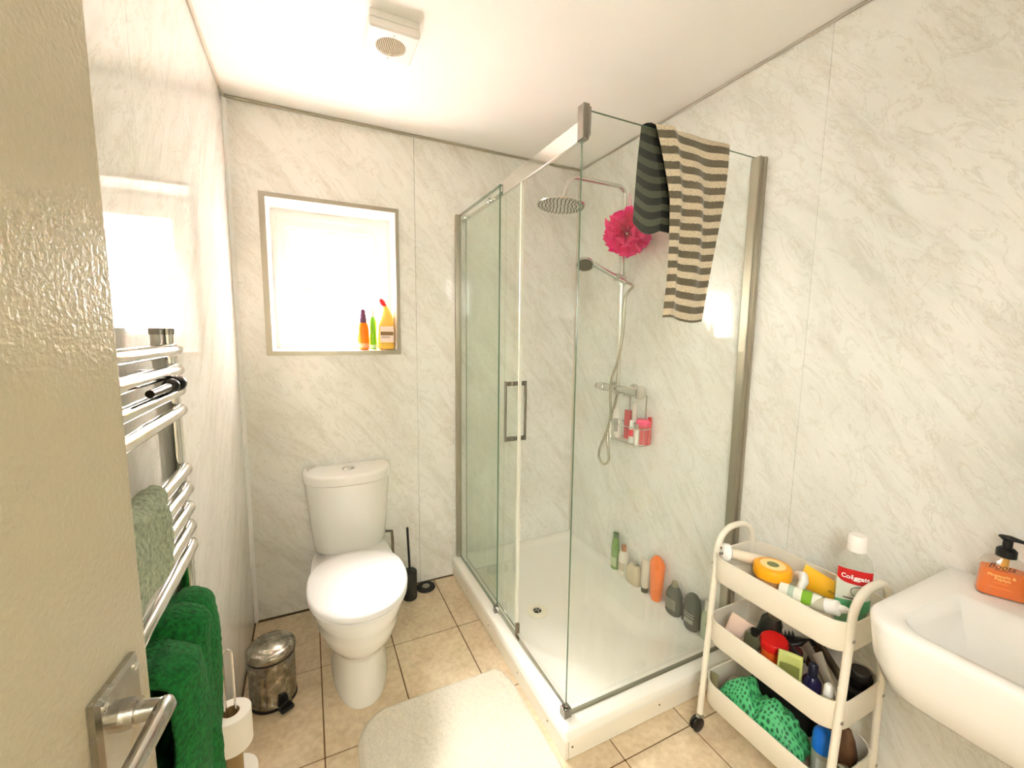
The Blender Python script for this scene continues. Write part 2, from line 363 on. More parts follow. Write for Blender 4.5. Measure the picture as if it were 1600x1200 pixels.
# rear wall (behind the camera) with the doorway the door hangs in
mb = MB(); mb.box(-.15, -.03, YR-.1, YR, -.06, H+.05); mb.box(.80, RW+.15, YR-.1, YR, -.06, H+.05); mb.box(-.03, .80, YR-.1, YR, 2.02, H+.05)
struct(mb.build('wall_rear', mat('rear_wall_paint', (232, 228, 218), .7), smooth=0), 'pale wall with the doorway beside the basin', 'wall')
# dim hallway beyond the doorway
HALL = mat('hall_paint', (206, 198, 180), .7)
struct(MB().box(-1.2, -1.1, YR-1.5, YR-.1, -.06, H).box(RW+.15, RW+.25, YR-1.5, YR-.1, -.06, H).box(-1.2, RW+.25, YR-1.6, YR-1.5, -.06, H).box(-1.2, -.15, YR-.1, YR-.02, -.06, H).build('wall_hall', HALL, smooth=0), 'plain hallway walls beyond the doorway', 'wall')
struct(MB().box(-1.2, RW+.25, YR-1.6, YR-.1, H, H+.06).build('ceiling_hall', CEIL, smooth=0), 'plain hallway ceiling beyond the doorway', 'ceiling')
struct(MB().box(-1.2, RW+.25, YR-1.6, YR-.9, -.06, -.003).build('floor_hall', mat('hall_carpet', (150, 136, 112), .95, noise=.15, nscale=80), smooth=0), 'hallway carpet beyond the doorway', 'floor')
# trims
TR = mat('trim_plastic', (206, 199, 184), .35)
def trim(name, pts, label, rad=.008, m=TR):
    return struct(MB().tube(pts, rad, 8).build(name, m), label, 'trim')
trim('trim_1', [(0, -.006, H-.006), (RW, -.006, H-.006)], 'thin trim strip with shade in its colour along the ceiling above the window', .0065, mat('trim_shade_tone', (176, 168, 148), .4))  # taupe tone puts the shading under the ceiling into the strip
trim('trim_2', [(.005, YR, H-.005), (.005, -.005, H-.005)], 'thin pale trim strip along the ceiling above the radiator', .006)
trim('trim_3', [(RW-.005, YR, H-.005), (RW-.005, -.005, H-.005)], 'thin grey trim strip along the ceiling above shower and basin', .0050, mat('trim_grey', (186, 180, 166), .4))
struct(MB().loft([[(0, -.016, z), (.004, -.017, z), (.009, -.009, z), (.017, -.004, z), (.016, 0, z), (0, 0, z)] for z in (0, H-.012)]).build('trim_4', PVC, smooth=0), 'white corner strip between radiator wall and window wall', 'trim')
struct(MB().loft([[(RW, -.014, z), (RW-.006, -.008, z), (RW-.014, 0, z), (RW, 0, z)] for z in (.12, H-.012)]).build('trim_5', TR, smooth=0), 'pale corner strip inside the shower', 'trim')
struct(MB().tube([(.01, -.003, .003), (.995, -.003, .001)], .0035, 6).build('trim_6', mat('sealant', (112, 98, 74), .8)), 'dark sealant line at the foot of the window wall', 'trim')
struct(MB().tube([(.003, -.01, .003), (.003, YR, .001)], .0035, 6).build('trim_7', MATS['sealant']), 'dark sealant line at the foot of the radiator wall', 'trim')

# ------------------------------------------------------------------ window
win = struct(empty('window_1', (.42, 0, wz0)), 'white plastic window with frosted pane above the toilet', 'window')
def wpart(mb, name, m, parent=win, **k):
    off = Matrix.Translation((-.42, 0, -wz0)) if parent is win else Matrix.Identity(4)
    return mb.xf(off).build(name, m, parent, **k)
def frame_mb(o, i, y0, y1):
    """picture-frame profile: o/i = (x0,x1,z0,z1) outer and inner, between planes y0 (room side) and y1"""
    def rg(q, y): return [(q[0], y, q[2]), (q[1], y, q[2]), (q[1], y, q[3]), (q[0], y, q[3])]
    return MB().loft([rg(o, y1), rg(o, y0), rg(i, y0), rg(i, y1), rg(o, y1)], False, False)
wpart(frame_mb((.114, .726, 1.298, 2.028), (.139, .709, 1.318, 2.009), -.006, .02), 'edge_trim', SILV, smooth=0)
def rg(q, y): return [(q[0], y, q[2]), (q[1], y, q[2]), (q[1], y, q[3]), (q[0], y, q[3])]
FR = (.153, .694, 1.331, 1.984)
wpart(MB().loft([rg((.137, .711, 1.316, 2.011), 0), rg(FR, .10), rg((.11, .735, 1.296, 2.03), .10), rg((.11, .735, 1.296, 2.03), .018), rg((.137, .711, 1.316, 2.011), 0)], False, False), 'reveal_lining', PVC, smooth=0)
wpart(frame_mb((.13, .72, 1.305, 2.01), (.186, .661, 1.365, 1.942), .10, .15), 'frame', PVC, smooth=0, bevel=.003)
wpart(frame_mb((.176, .671, 1.355, 1.952), (.214, .633, 1.392, 1.905), .088, .14), 'sash', PVC, smooth=0, bevel=.004)
wpart(frame_mb((.210, .637, 1.388, 1.909), (.229, .618, 1.404, 1.889), .097, .13), 'glazing_bead', PVC, smooth=0, bevel=.004)
wpart(MB().box(.225, .622, .120, .124, 1.40, 1.893), 'pane', pane_mat(), smooth=0)
wpart(MB().box(.16, .19, .083, .090, 1.615, 1.675).tube([(.176, .09, 1.648), (.176, .066, 1.648)], .010, 10).tube([(.176, .068, 1.648), (.205, .062, 1.640), (.25, .060, 1.624), (.305, .062, 1.604)], [.010, .009, .008, .007], 10), 'handle', PVC)
# outside: brick skin with lintel, neighbour's wall
BRICK = mat('red_brick', (196, 104, 82), .9, noise=.2, nscale=8)
mb = MB(); mb.box(-1.5, .19, .15, .25, .4, 3.0); mb.box(.66, 2.6, .15, .25, .4, 3.0); mb.box(.19, .66, .15, .25, 1.915, 3.0); mb.box(.19, .66, .15, .25, .4, 1.37)
struct(mb.build('wall_outside', BRICK, smooth=0), 'red brick outer skin seen blurred round the frosted pane', 'wall')

# ------------------------------------------------------------------ door
HX, HY = .011, -2.413
dr = struct(empty('door_1', (HX, HY, 0), 0), 'open cream gloss-painted door at the left edge', 'door')
dr.rotation_euler = (0, 0, math.radians(-8)+PI/2)   # local +x runs hinge -> free edge, local -y faces the room
DOORM = mat('door_gloss_paint', (190, 182, 158), .28, bump=.4, bscale=170, noise=.05, nscale=2)
DL = .72
MB().box(0, DL, 0, .036, .008, 1.98).build('leaf', DOORM, dr, smooth=0, bevel=.002)
pl = MB().loft([[(x, y, z) for x, z in ((DL-.103, .93), (DL-.033, .93), (DL-.033, 1.079), (DL-.103, 1.079))] for y in (-.0005, -.006)]+[[(x, -.009, z) for x, z in ((DL-.099, .934), (DL-.037, .934), (DL-.037, 1.075), (DL-.099, 1.075))]]).build('handle_plate', mat('worn_nickel', (178, 174, 164), .22, 1, rvar=.1, nscale=60), dr, smooth=0)
for x, z in ((-.094, 1.069), (-.042, 1.069), (-.094, .94), (-.042, .94)):
    MB().lathe([(.0045, 0), (.0045, .0012), (.003, .002)], 12).xf(place((DL+x, -.009, z), rx=PI/2)).build('screw', CHROME, pl)
hl = MB().tube([(DL-.066, -.008, 1.036), (DL-.066, -.020, 1.036)], [.0145, .0135], 18)
hl.tube([(DL-.066, -.018, 1.036), (DL-.066, -.030, 1.036), (DL-.066, -.038, 1.036)], [.0105, .0095, .009], 18)
hl.tube([(DL-.058, -.040, 1.036), (DL-.066, -.042, 1.036), (DL-.09, -.043, 1.036), (DL-.13, -.043, 1.034), (DL-.165, -.041, 1.032), (DL-.176, -.039, 1.032)], [.006, .0095, .0090, .0085, .0080, .006], 18)
hl.build('lever', MATS['worn_nickel'], dr, smooth=60)

# ------------------------------------------------------------------ extractor fan
fan = tag(empty('extractor_fan', (.575, -.712, H)), 'white square extractor fan with round slatted grille on the ceiling', 'fan')
MB().box(-.078, .078, -.078, .078, -.022, 0).build('back_box', WPL, fan, bevel=.004, smooth=0)
mb = MB()
ho = [(.038*1.28*math.cos(2*PI*i/40), .038*1.28*math.sin(2*PI*i/40)+.002) for i in range(40)]
def sq(i, h):
    a = 2*PI*i/40; k = 1/max(abs(math.cos(a)), abs(math.sin(a))); return (h*k*math.cos(a), h*k*math.sin(a))
mb.loft([[(*sq(i, .079), -.026) for i in range(40)], [(*sq(i, .079), -.046) for i in range(40)], [(*sq(i, .073), -.051) for i in range(40)], [(x, y, -.051) for x, y in ho], [(x, y, -.044) for x, y in ho]], cap0=True, cap1=False)
mb.build('cover', WPL, fan, smooth=30)
MB().lathe([(.0485, -.0445), (.0485, -.0435)], 32, (0, .002, 0)).build('duct_opening', mat('fan_dark', (40, 32, 18), .9), fan)
for k in range(-8, 9):
    x = k*.0056; hh = math.sqrt(max(.0486**2-x*x, 1e-6))
    MB().box(x-.0012, x+.0012, .002-hh, .002+hh, -.0505, -.0445).build('grille_slat', mat('fan_slat', (226, 212, 182), .5), fan, smooth=0)
for y in (-.058, .062): MB().lathe([(.003, -.052), (.003, -.0505)], 10, (0, y, 0)).build('screw', SILV, fan)
MB().tube([(.072, -.03, -.004), (.088, -.02, -.006), (.09, .01, -.004)], .004, 8).build('cable', WPL, fan)

# ================================================================== SHOWER
ZT = .118; XO, YO = .994, -1.226; XS, YS = 1.031, -1.17
tray = tag(empty('shower_tray', ((XO+RW)/2, YO/2, 0)), 'low white rectangular shower tray on a white plinth', 'shower tray')
off = Matrix.Translation((-(XO+RW)/2, -YO/2, 0))
DRX, DRY = 1.232, -.607
mb = MB().loft([rrect(XO, RW-.002, YO, -.002, .012, .078), rrect(XO, RW-.002, YO, -.002, .012, ZT-.006), rrect(XO+.005, RW-.005, YO+.005, -.005, .012, ZT), rrect(XO+.062, RW-.04, YO+.08, -.04, .03, ZT), rrect(XO+.072, RW-.052, YO+.092, -.052, .035, ZT-.008), rrect(XO+.095, RW-.08, YO+.12, -.085, .05, ZT-.022), rrect(DRX-.05, DRX+.05, DRY-.05, DRY+.05, .045, ZT-.033)], cap0=True)
mb.xf(off).build('basin', ACRY, tray, smooth=50)
PLM = mat('plinth_board', (236, 230, 216), .35)
MB().box(XO+.008, XO+.02, YO+.008, -.004, .002, .0765).xf(off).build('plinth_board', PLM, tray, bevel=.002, smooth=0)
MB().box(XO+.022, RW-.002, YO+.008, YO+.02, .002, .0765).xf(off).build('plinth_board', PLM, tray, bevel=.002, smooth=0)
for p, r_ in [((XO+.0075, y, .045), 'x') for y in (-.25, -.55, -.86, -1.10)]+[((x, YO+.0075, .045), 'y') for x in (XO+.035, XO+.42)]:
    m_ = place(Vector(p)-Vector(((XO+RW)/2, YO/2, 0)), ry=-PI/2) if r_ == 'x' else place(Vector(p)-Vector(((XO+RW)/2, YO/2, 0)), rx=PI/2)
    MB().lathe([(.0035, 0), (.0035, .001)], 10).xf(m_).build('screw_cap', mat('screw_brown', (84, 70, 50), .6), tray)
dn = MB().lathe([(.050, ZT-.034), (.050, ZT-.029), (.046, ZT-.026), (.024, ZT-.026), (.022, ZT-.030)], 32, (DRX, DRY, 0), cap1=True).xf(off).build('waste_cover', mat('waste_plastic', (232, 226, 208), .3), tray)
MB().lathe([(.020, ZT-.0295), (.020, ZT-.0285)], 20, (DRX, DRY, 0)).xf(off).build('waste_hole', mat('waste_dark', (62, 54, 36), .6), dn)
MB().box(DRX-.02, DRX+.02, DRY-.0025, DRY+.0025, ZT-.029, ZT-.026).box(DRX-.0025, DRX+.0025, DRY-.02, DRY+.02, ZT-.029, ZT-.026).xf(off).build('waste_cross', CHROME, dn, smooth=0)

enc = tag(empty('shower_enclosure', (XS, YS, ZT)), 'framed glass corner shower enclosure with sliding door', 'shower screen')
def epart(mb, name, m, parent=enc, **k): return mb.xf(Matrix.Translation((-XS, -YS, -ZT))).build(name, m, parent, **k)
def sheet(x0, x1, y0, y1, z0, z1):
    """glass sheet: big faces slot 0, edges slot 1"""
    mb = MB().box(x0, x1, y0, y1, z0, z1)
    thin_x = (x1-x0) < (y1-y0)
    mb.m = [1, 1, 1, 0, 1, 0] if thin_x else [1, 1, 0, 1, 0, 1]
    return mb
epart(sheet(XS, RW-.028, YS-.004, YS+.004, ZT+.004, 2.058), 'front_glass', [GLASS_F, GEDGE], smooth=0)
epart(sheet(XS+.004, XS+.011, -.566, -.012, ZT+.012, 2.03), 'fixed_glass', [GLASS_S, GEDGE], smooth=0)
dg_ = epart(sheet(XS+.022, XS+.028, -.735, -.09, ZT+.018, 2.00), 'sliding_door', [GLASS_S, GEDGE], smooth=0)
dl = dict(parent=dg_)
def dpart(mb, name, m, **k): return mb.xf(Matrix.Translation((-XS, -YS, -ZT))).build(name, m, dg_, **k)
dpart(MB().box(XS+.019, XS+.031, -.742, -.733, ZT+.018, 2.0), 'door_edge_seal', mat('clear_seal', (226, 226, 214), .25), smooth=0)
for sx in (-1, 1):
    xa = XS+.025+sx*.046; mb = MB()
    mb.box(min(xa-.004, xa+.004), xa+.004, -.706, -.694, .965, 1.217)
    for z in (.975, 1.207): mb.box(min(XS+.025+sx*.003, xa), max(XS+.025+sx*.003, xa), -.707, -.693, z-.009, z+.009)
    dpart(mb, 'handle', DCHROME, bevel=.0015, smooth=0)
epart(MB().box(XS+.012, XS+.024, YS+.006, -.575, 1.985, 2.043), 'top_rail', mat('polished_rail', (232, 230, 226), .10, 1.0), smooth=0, bevel=.002)
epart(MB().box(XS+.012, XS+.021, -.575, -.012, 1.985, 2.0).box(XS+.012, XS+.018, -.575, -.012, 2.024, 2.03), 'back_rail', CHROME, smooth=0)
epart(MB().box(XS-.006, XS+.016, YS-.013, YS+.019, 1.972, 2.071).box(XS+.016, XS+.024, YS-.010, YS+.014, 1.985, 2.066), 'rail_bracket', DCHROME, smooth=0, bevel=.003)
epart(MB().box(XS-.010, XS+.018, -.030, -.002, ZT, 2.036), 'wall_profile', SILV, smooth=0, bevel=.002)
epart(MB().box(RW-.034, RW-.001, YS-.022, YS+.014, ZT, 2.060).box(RW-.016, RW-.001, YS-.030, YS+.02, ZT, 2.058), 'wall_profile', SILV, smooth=0, bevel=.003)
epart(MB().box(XS+.004, XS+.020, YS+.01, -.02, ZT, ZT+.009), 'bottom_track', CHROME, smooth=0, bevel=.002)
epart(MB().box(XS+.01, RW-.03, YS-.007, YS+.007, ZT, ZT+.006), 'glass_seal', mat('grey_seal', (120, 116, 96), .5), smooth=0)
for y, s_ in ((YS, .015), (-.572, .011)):
    epart(MB().box(XS-s_, XS+s_, y-s_, y+s_, ZT, ZT+.032).lathe([(.007, 0), (.007, .004), (.004, .006)], 12, (XS, y, ZT+.032)), 'corner_clamp', DCHROME, smooth=30, bevel=.002)
epart(MB().box(XS+.017, XS+.033, -.752, -.737, ZT+.006, ZT+.05), 'door_guide', mat('guide_dark', (110, 98, 74), .4), smooth=0, bevel=.002)
for y in (-.461, -.149):
    epart(MB().lathe([(.010, 0), (.010, .010), (.007, .013)], 16).xf(place((XS+.004, y, 1.992), ry=-PI/2)), 'roller_knob', CHROME)

# shower set on the right wall
RX, RY = 1.765, -.487
SCHROME = mat('shower_chrome', (218, 217, 212), .22, 1.0)
sh = tag(empty('shower_mixer', (RX, RY, 1.13)), 'chrome bar mixer shower with rain head and handset on riser rail', 'shower')
def spart(mb, name, m=SCHROME, parent=sh, **k): return mb.xf(Matrix.Translation((-RX, -RY, -1.13))).build(name, m, parent, **k)
riser = [(RX, RY, 1.14), (RX, RY, 2.10)]+arc((RX-.05, RY, 2.10), .05, 0, 90, 8)[1:]+[(1.47, RY, 2.15)]+arc((1.47, RY, 2.10), .05, 90, 168, 8)[1:]+[(1.395, RY, 2.045)]
spart(MB().tube(riser, .0105, 14), 'riser_pipe', smooth=60)
hd = MB().lathe([(.004, .030), (.016, .028), (.018, .018), (.03, .012), (.112, .008), (.115, .004), (.112, 0)], 40, cap1=True).xf(place((1.385, RY, 2.008), ry=math.radians(4)))
hdo = spart(hd, 'rain_head', smooth=40)
mb = MB()
for ring, cnt in ((.018, 6), (.036, 12), (.054, 18), (.072, 24), (.09, 30), (.104, 34)):
    for k in range(cnt):
        a = 2*PI*k/cnt; mb.lathe([(.0026, -.003), (.0026, .001)], 6, (ring*math.cos(a), ring*math.sin(a), 0))
noz = spart(mb.xf(place((1.385, RY, 2.008), ry=math.radians(4))), 'nozzles', mat('nozzle_grey', (98, 88, 66), .6), parent=hdo)
spart(MB().tube([(RX, RY, 1.80), (RX, RY, 1.885)], .015, 14).tube([(RX+.01, RY, 1.845), (RW-.002, RY, 1.845)], [.009, .018], 14), 'wall_bracket')
spart(MB().tube([(RX, RY, 1.665), (RX, RY, 1.735)], .017, 14).tube([(RX+.014, RY-.004, 1.70), (RX-.045, RY-.004, 1.705)], [.017, .019], 16), 'slider')
hs0, hs1 = Vector((RX-.035, RY+.0, 1.705)), Vector((1.645, RY+.115, 1.79))
mb = MB().tube([tuple(hs0+(hs1-hs0)*t) for t in (-.35, 0, .3, .6, .85)], [.011, .0125, .012, .012, .016], 14)
mb.v += []; hsd = MB().lathe([(.020, .026), (.045, .014), (.050, .004), (.048, 0)], 28).xf(place(hs1+Vector((-.012, .03, -.012)), rx=math.radians(-28), ry=math.radians(22)))
hso = spart(mb, 'handset', smooth=50); spart(hsd, 'handset_head', parent=hso, smooth=50)
MB().lathe([(.042, -.001), (.042, .0005)], 24).xf(place(hs1+Vector((-.012, .03, -.0125))-Vector((RX, RY, 1.13)), rx=math.radians(-28), ry=math.radians(22))).build('spray_face', MATS['nozzle_grey'], hso)
# bar valve along the wall
vb = MB().tube([(RX, RY+.165, 1.125), (RX, RY+.14, 1.125), (RX, RY+.105, 1.126)], [.019, .0225, .0225], 20).tube([(RX, RY+.105, 1.126), (RX, RY-.135, 1.128)], .0205, 20).tube([(RX, RY-.135, 1.128), (RX, RY-.165, 1.128)], [.0225, .0225], 20)
vbo = spart(vb, 'bar_valve', smooth=40)
spart(MB().tube([(RX, RY+.165, 1.125), (RX, RY+.178, 1.125)], [.019, .016], 20), 'temperature_knob', DCHROME, parent=vbo)
for dy in (-.075, .075): spart(MB().tube([(RX+.01, RY+dy, 1.127), (RW-.012, RY+dy, 1.127), (RW-.012, RY+dy, 1.127), (RW-.001, RY+dy, 1.127)], [.015, .015, .032, .034], 20), 'wall_flange', parent=vbo)
spart(MB().lathe([(.012, 0), (.036, .006), (.036, .014), (.02, .02)], 20).xf(place((RX-.005, RY-.168, 1.128), rx=PI/2)), 'flow_knob', CHROME, parent=vbo)
spart(MB().tube([(RX, RY, 1.10), (RX, RY, 1.165)], .013, 14), 'outlet_nut', parent=vbo)
h0 = hs0-(hs1-hs0)*.35
hose = [h0, h0+Vector((.015, -.03, -.02)), Vector((RX-.02, RY-.055, 1.60)), Vector((RX-.02, RY-.05, 1.45)), Vector((RX-.025, RY-.03, 1.30)), Vector((RX-.032, RY+.012, 1.18)), Vector((RX-.034, RY+.016, 1.08)), Vector((RX-.03, RY+.012, .985)), Vector((RX-.035, RY+.03, .90)), Vector((RX-.03, RY+.085, .80)), Vector((RX-.03, RY+.10, .735)), Vector((RX-.03, RY+.06, .70)), Vector((RX-.03, RY+.015, .735)), Vector((RX-.03, RY+.022, .80)), Vector((RX-.02, RY+.045, .90)), Vector((RX-.01, RY+.02, 1.0)), Vector((RX, RY, 1.10))]
def catmull(P, k=8):
    P = [Vector(p) for p in P]; out = []
    for i in range(len(P)-1):
        p0, p1, p2, p3 = P[max(i-1, 0)], P[i], P[i+1], P[min(i+2, len(P)-1)]
        for j in range(k):
            t = j/k; out.append(.5*((2*p1)+(-p0+p2)*t+(2*p0-5*p1+4*p2-p3)*t*t+(-p0+3*p1-3*p2+p3)*t**3))
    out.append(P[-1]); return out
spart(MB().tube(catmull(hose), .0068, 10), 'hose', mat('hose_metal', (190, 184, 166), .25, .9), smooth=60)

# pink bath puff hanging on the riser
def puff(name, c, r, label):
    t = tag(empty(name, c), label, 'bath puff'); random.seed(3)
    mb = MB()
    for k in range(150):
        d = Vector((random.gauss(0, 1), random.gauss(0, 1), random.gauss(0, 1))).normalized(); u = d.orthogonal().normalized(); w = d.cross(u); w.rotate(Matrix.Rotation(random.random()*6, 3, d)); u = w.cross(d)
        R = r*random.uniform(.6, 1.12); sp = random.uniform(.25, .6); ph = random.random()*6
        def f(a, b_, d=d, u=u, w=w, R=R, sp=sp, ph=ph):
            s_ = (a-.5)*2*sp; q = R*(.25+.75*b_)+.012*math.sin(9*a+ph)*b_*R/.06
            v = d*math.cos(s_)+u*math.sin(s_)+w*(.28*math.sin(a*14+ph)*b_)
            return tuple(v*q)
        mb.grid(f, 10, 3)
    m = mat('pink_mesh', (255, 40, 150), .7); 
    nt_ = m.node_tree; b_ = nt_.nodes['Principled BSDF']; tl_ = nt_.nodes.new('ShaderNodeBsdfTranslucent'); tl_.inputs[0].default_value = (*lin((255, 60, 160)), 1)
    mx_ = nt_.nodes.new('ShaderNodeMixShader'); mx_.inputs[0].default_value = .45; nt_.links.new(b_.outputs[0], mx_.inputs[1]); nt_.links.new(tl_.outputs[0], mx_.inputs[2]); nt_.links.new(mx_.outputs[0], nt_.nodes['Material Output'].inputs[0])
    mb.build('ruffle', m, t, smooth=60, fix=False)
    MB().tube([(0, 0, r*.5), (.004, .0, r*1.6), (.012, .004, r*2.0), (.02, 0, r*1.6), (.01, 0, r*.5)], .0014, 5).build('cord', m, t)
    return t
puff('bath_puff', (1.697, -.590, 1.902), .093, 'bright pink mesh bath puff hanging on the shower riser')

# wire caddy under the valve
CX, CY, CZ = 1.768, -.588, .868
cad = tag(empty('wire_caddy', (CX, CY, CZ)), 'small chrome wire basket hanging below the shower valve', 'caddy')
mb = MB()
hw, hd2 = .125, .045
for z, s_ in ((.085, 1.0), (.0, .94)):
    mb.tube([(x*1, y, z) for x, y, _ in [(p[0], p[1], 0) for p in rrect(-hd2*s_, hd2*s_, -hw*s_, hw*s_, .03, 0, 4)]], .0026, 6, closed=True)
ring1 = rrect(-hd2, hd2, -hw, hw, .03, .085, 4); ring0 = rrect(-hd2*.94, hd2*.94, -hw*.94, hw*.94, .03, 0, 4)
for i in range(0, len(ring1), 2): mb.tube([ring1[i], ring0[i]], .0016, 5)
for k in range(-6, 7): mb.tube([(-hd2*.94, k*.018, 0), (hd2*.94, k*.018, 0)], .0014, 5)
mb.build('basket', CHROME, cad)
for y in (-.07, .05): MB().tube([(.04, y, .085), (.042, y, .24), (.02, y, .262), (.0, y, .25), (-.002, y, .225)], .0025, 6).build('hook', CHROME, cad)

# ---- bottle builder
def bottle(name, label, cat, loc, secs, m, cap=None, capm=None, lab=None, labm=None, rz=0, tilt=(0, 0), group=None, e=2.0, extra=None, n=28):
    """secs/cap: lists of (z, rx, ry); lab: (z0, z1, grow, arc0, arc1) printed sleeve"""
    t = tag(empty(name, loc, rz), label, cat, group); t.rotation_euler = (tilt[0], tilt[1], rz)
    MB().loft([sell(z, rx, ry, e, n=n) for z, rx, ry in secs]).build('body', m, t, smooth=40)
    if cap: MB().loft([sell(z, rx, ry, 2.0, n=20) for z, rx, ry in cap]).build('cap', capm, t, smooth=40)
    if lab:
        for i, lb in enumerate(lab if isinstance(lab, list) else [lab]):
            z0, z1, a0, a1 = lb[:4]; lm = lb[4] if len(lb) > 4 else labm
            def at(z):
                for (za, xa, ya), (zb, xb, yb) in zip(secs, secs[1:]):
                    if za <= z <= zb and zb > za:
                        k = (z-za)/(zb-za); return xa+(xb-xa)*k, ya+(yb-ya)*k
                return secs[-1][1:]
            K = 14; mb = MB(); rows = []
            for q in range(7):
                z = z0+(z1-z0)*q/6; rx, ry = at(z); row = []
                for k in range(K+1):
                    a = math.radians(a0+(a1-a0)*k/K); c, s_ = math.cos(a), math.sin(a)
                    row.append(((rx+.0006)*math.copysign(abs(c)**(2/e), c), (ry+.0006)*math.copysign(abs(s_)**(2/e), s_), z))
                rows.append(row)
            mb.loft(rows, False, False, closed=False); mb.build('label', lm, t, smooth=50, fix=False)
    if extra: extra(t)
    return t
def P_(name, rgb, rough=.35, **k): return mat(name, rgb, rough, **k)

# toiletries in the caddy
bottle('toothpaste_tube', 'white squeeze tube leaning at left in wire caddy', 'tube', (CX-.012, CY+.078, CZ+.003), [(0, .013, .013), (.02, .014, .016), (.10, .004, .024), (.15, .0015, .026)], P_('tube_white', (240, 236, 228)), lab=(.03, .10, 120, 240, P_('tube_grey_print', (168, 160, 150))), tilt=(math.radians(-9), 0))
bottle('razor_pack', 'slim red pack standing behind white tube in wire caddy', 'pack', (CX+.02, CY+.035, CZ+.003), [(0, .010, .022), (.15, .010, .022)], P_('pack_red', (196, 62, 66)), e=6)
bottle('clear_tube', 'tall clear plastic tube in the middle of wire caddy', 'tube', (CX+.012, CY-.022, CZ+.003), [(0, .013, .016), (.20, .012, .015)], CLEARP, lab=(.10, .19, 110, 250, P_('pale_print', (226, 218, 208))))
bottle('cream_bottle', 'small white bottle with red band at front of wire caddy', 'bottle', (CX-.025, CY-.045, CZ+.003), [(0, .013, .016), (.08, .013, .016), (.085, .009, .011)], P_('bottle_white', (240, 238, 232)), cap=[(.085, .010, .012), (.115, .009, .011)], capm=WPL, lab=(.035, .07, 100, 260, P_('band_red', (224, 56, 72))))
bottle('mini_bottle', 'small white bottle with grey print beside red tub in wire caddy', 'bottle', (CX-.025, CY-.082, CZ+.003), [(0, .012, .013), (.075, .012, .013), (.08, .007, .008)], MATS['bottle_white'], cap=[(.08, .008, .009), (.10, .008, .009)], capm=P_('cap_grey', (176, 168, 150)))
bottle('scrub_tub', 'translucent red tub with pink lid at right in wire caddy', 'tub', (CX+.012, CY-.085, CZ+.003), [(0, .024, .030), (.095, .030, .037)], P_('tub_red', (222, 92, 96), .3), cap=[(.095, .031, .039), (.115, .031, .039), (.125, .02, .03)], capm=P_('lid_pink', (250, 84, 128)))
bottle('red_sachet', 'small red cap behind pink lid at right end of wire caddy', 'cap', (CX+.03, CY-.110, CZ+.003), [(0, .008, .010), (.12, .008, .012), (.138, .008, .010)], P_('sachet_red', (228, 50, 56)))

# row of bottles standing on the tray along the right wall
ZB = ZT
XB = RW-.034
bottle('shower_gel_bottle', 'slim green bottle, farthest of the row along the shower wall', 'bottle', (XB, -.50, ZB), [(0, .018, .022), (.01, .021, .026), (.11, .020, .025), (.15, .016, .022), (.18, .014, .018)], P_('gel_green', (122, 158, 82), .25), cap=[(.178, .013, .017), (.205, .014, .018)], capm=P_('gel_cap', (82, 112, 62)), lab=(.02, .07, 130, 240, P_('gel_print', (178, 196, 150))))
bottle('lotion_bottle', 'white bottle with copper cap beside the green one on shower tray', 'bottle', (XB, -.568, ZB), [(0, .023, .026), (.008, .025, .028), (.11, .025, .028), (.135, .018, .02)], P_('lotion_white', (228, 222, 208)), cap=[(.134, .013, .014), (.165, .013, .014)], capm=P_('cap_copper', (190, 132, 92)), lab=(.03, .075, 120, 240, P_('lotion_print', (196, 184, 160))))
bottle('soap_bottle', 'squat beige see-through bottle in the shower tray row', 'bottle', (XB, -.655, ZB), [(0, .026, .044), (.008, .028, .047), (.075, .028, .046), (.10, .018, .026)], P_('beige_soap', (206, 192, 164), .2), e=3, cap=[(.10, .012, .014), (.115, .012, .014)], capm=MATS['cap_grey'])
bottle('conditioner_tube', 'white tube on a dark cap beside the orange bottle in shower', 'tube', (XB-.004, -.738, ZB), [(.026, .018, .020), (.05, .020, .024), (.15, .006, .030), (.172, .002, .031)], P_('cond_white', (226, 214, 196)), cap=[(0, .017, .018), (.026, .018, .020)], capm=P_('cap_dark', (84, 76, 58)))
bottle('shampoo_bottle', 'tall bright orange bottle in the shower tray row', 'bottle', (XB, -.812, ZB), [(0, .020, .024), (.01, .022, .028), (.05, .023, .033), (.16, .024, .042), (.19, .022, .042), (.215, .014, .026), (.225, .006, .01)], P_('shampoo_orange', (255, 128, 40), .3), e=2.4)
bottle('black_gel_bottle', 'rounded dark grey bottle next to the orange one in shower', 'bottle', (XB, -.925, ZB), [(0, .024, .034), (.012, .028, .041), (.09, .027, .041), (.12, .020, .030), (.135, .012, .018)], P_('gel_black', (74, 74, 60), .2), e=2.6, cap=[(.134, .014, .018), (.155, .012, .015)], capm=P_('gel_cap_beige', (150, 142, 112), .3), lab=(.03, .08, 140, 220, P_('gel_black_print', (120, 118, 100))))
bottle('small_black_bottle', 'little black bottle tucked between two dark bottles in shower', 'bottle', (XB+.012, -.982, ZB), [(0, .014, .016), (.07, .014, .016), (.08, .009, .010)], P_('tiny_black', (50, 46, 42)), cap=[(.08, .009, .01), (.10, .009, .01)], capm=BLACK)
bottle('dark_shampoo_bottle', 'tall oval dark bottle with pale print in the shower row', 'bottle', (XB-.006, -1.035, ZB), [(0, .024, .030), (.012, .028, .038), (.10, .028, .039), (.14, .024, .034), (.158, .014, .020), (.163, .006, .008)], P_('shampoo_black', (66, 68, 54), .2), e=2.3, lab=[(.035, .055, 150, 215, P_('sh_print', (150, 150, 132))), (.062, .068, 140, 220, P_('sh_print', (150, 150, 132))), (.075, .08, 140, 220, P_('sh_print', (150, 150, 132)))])
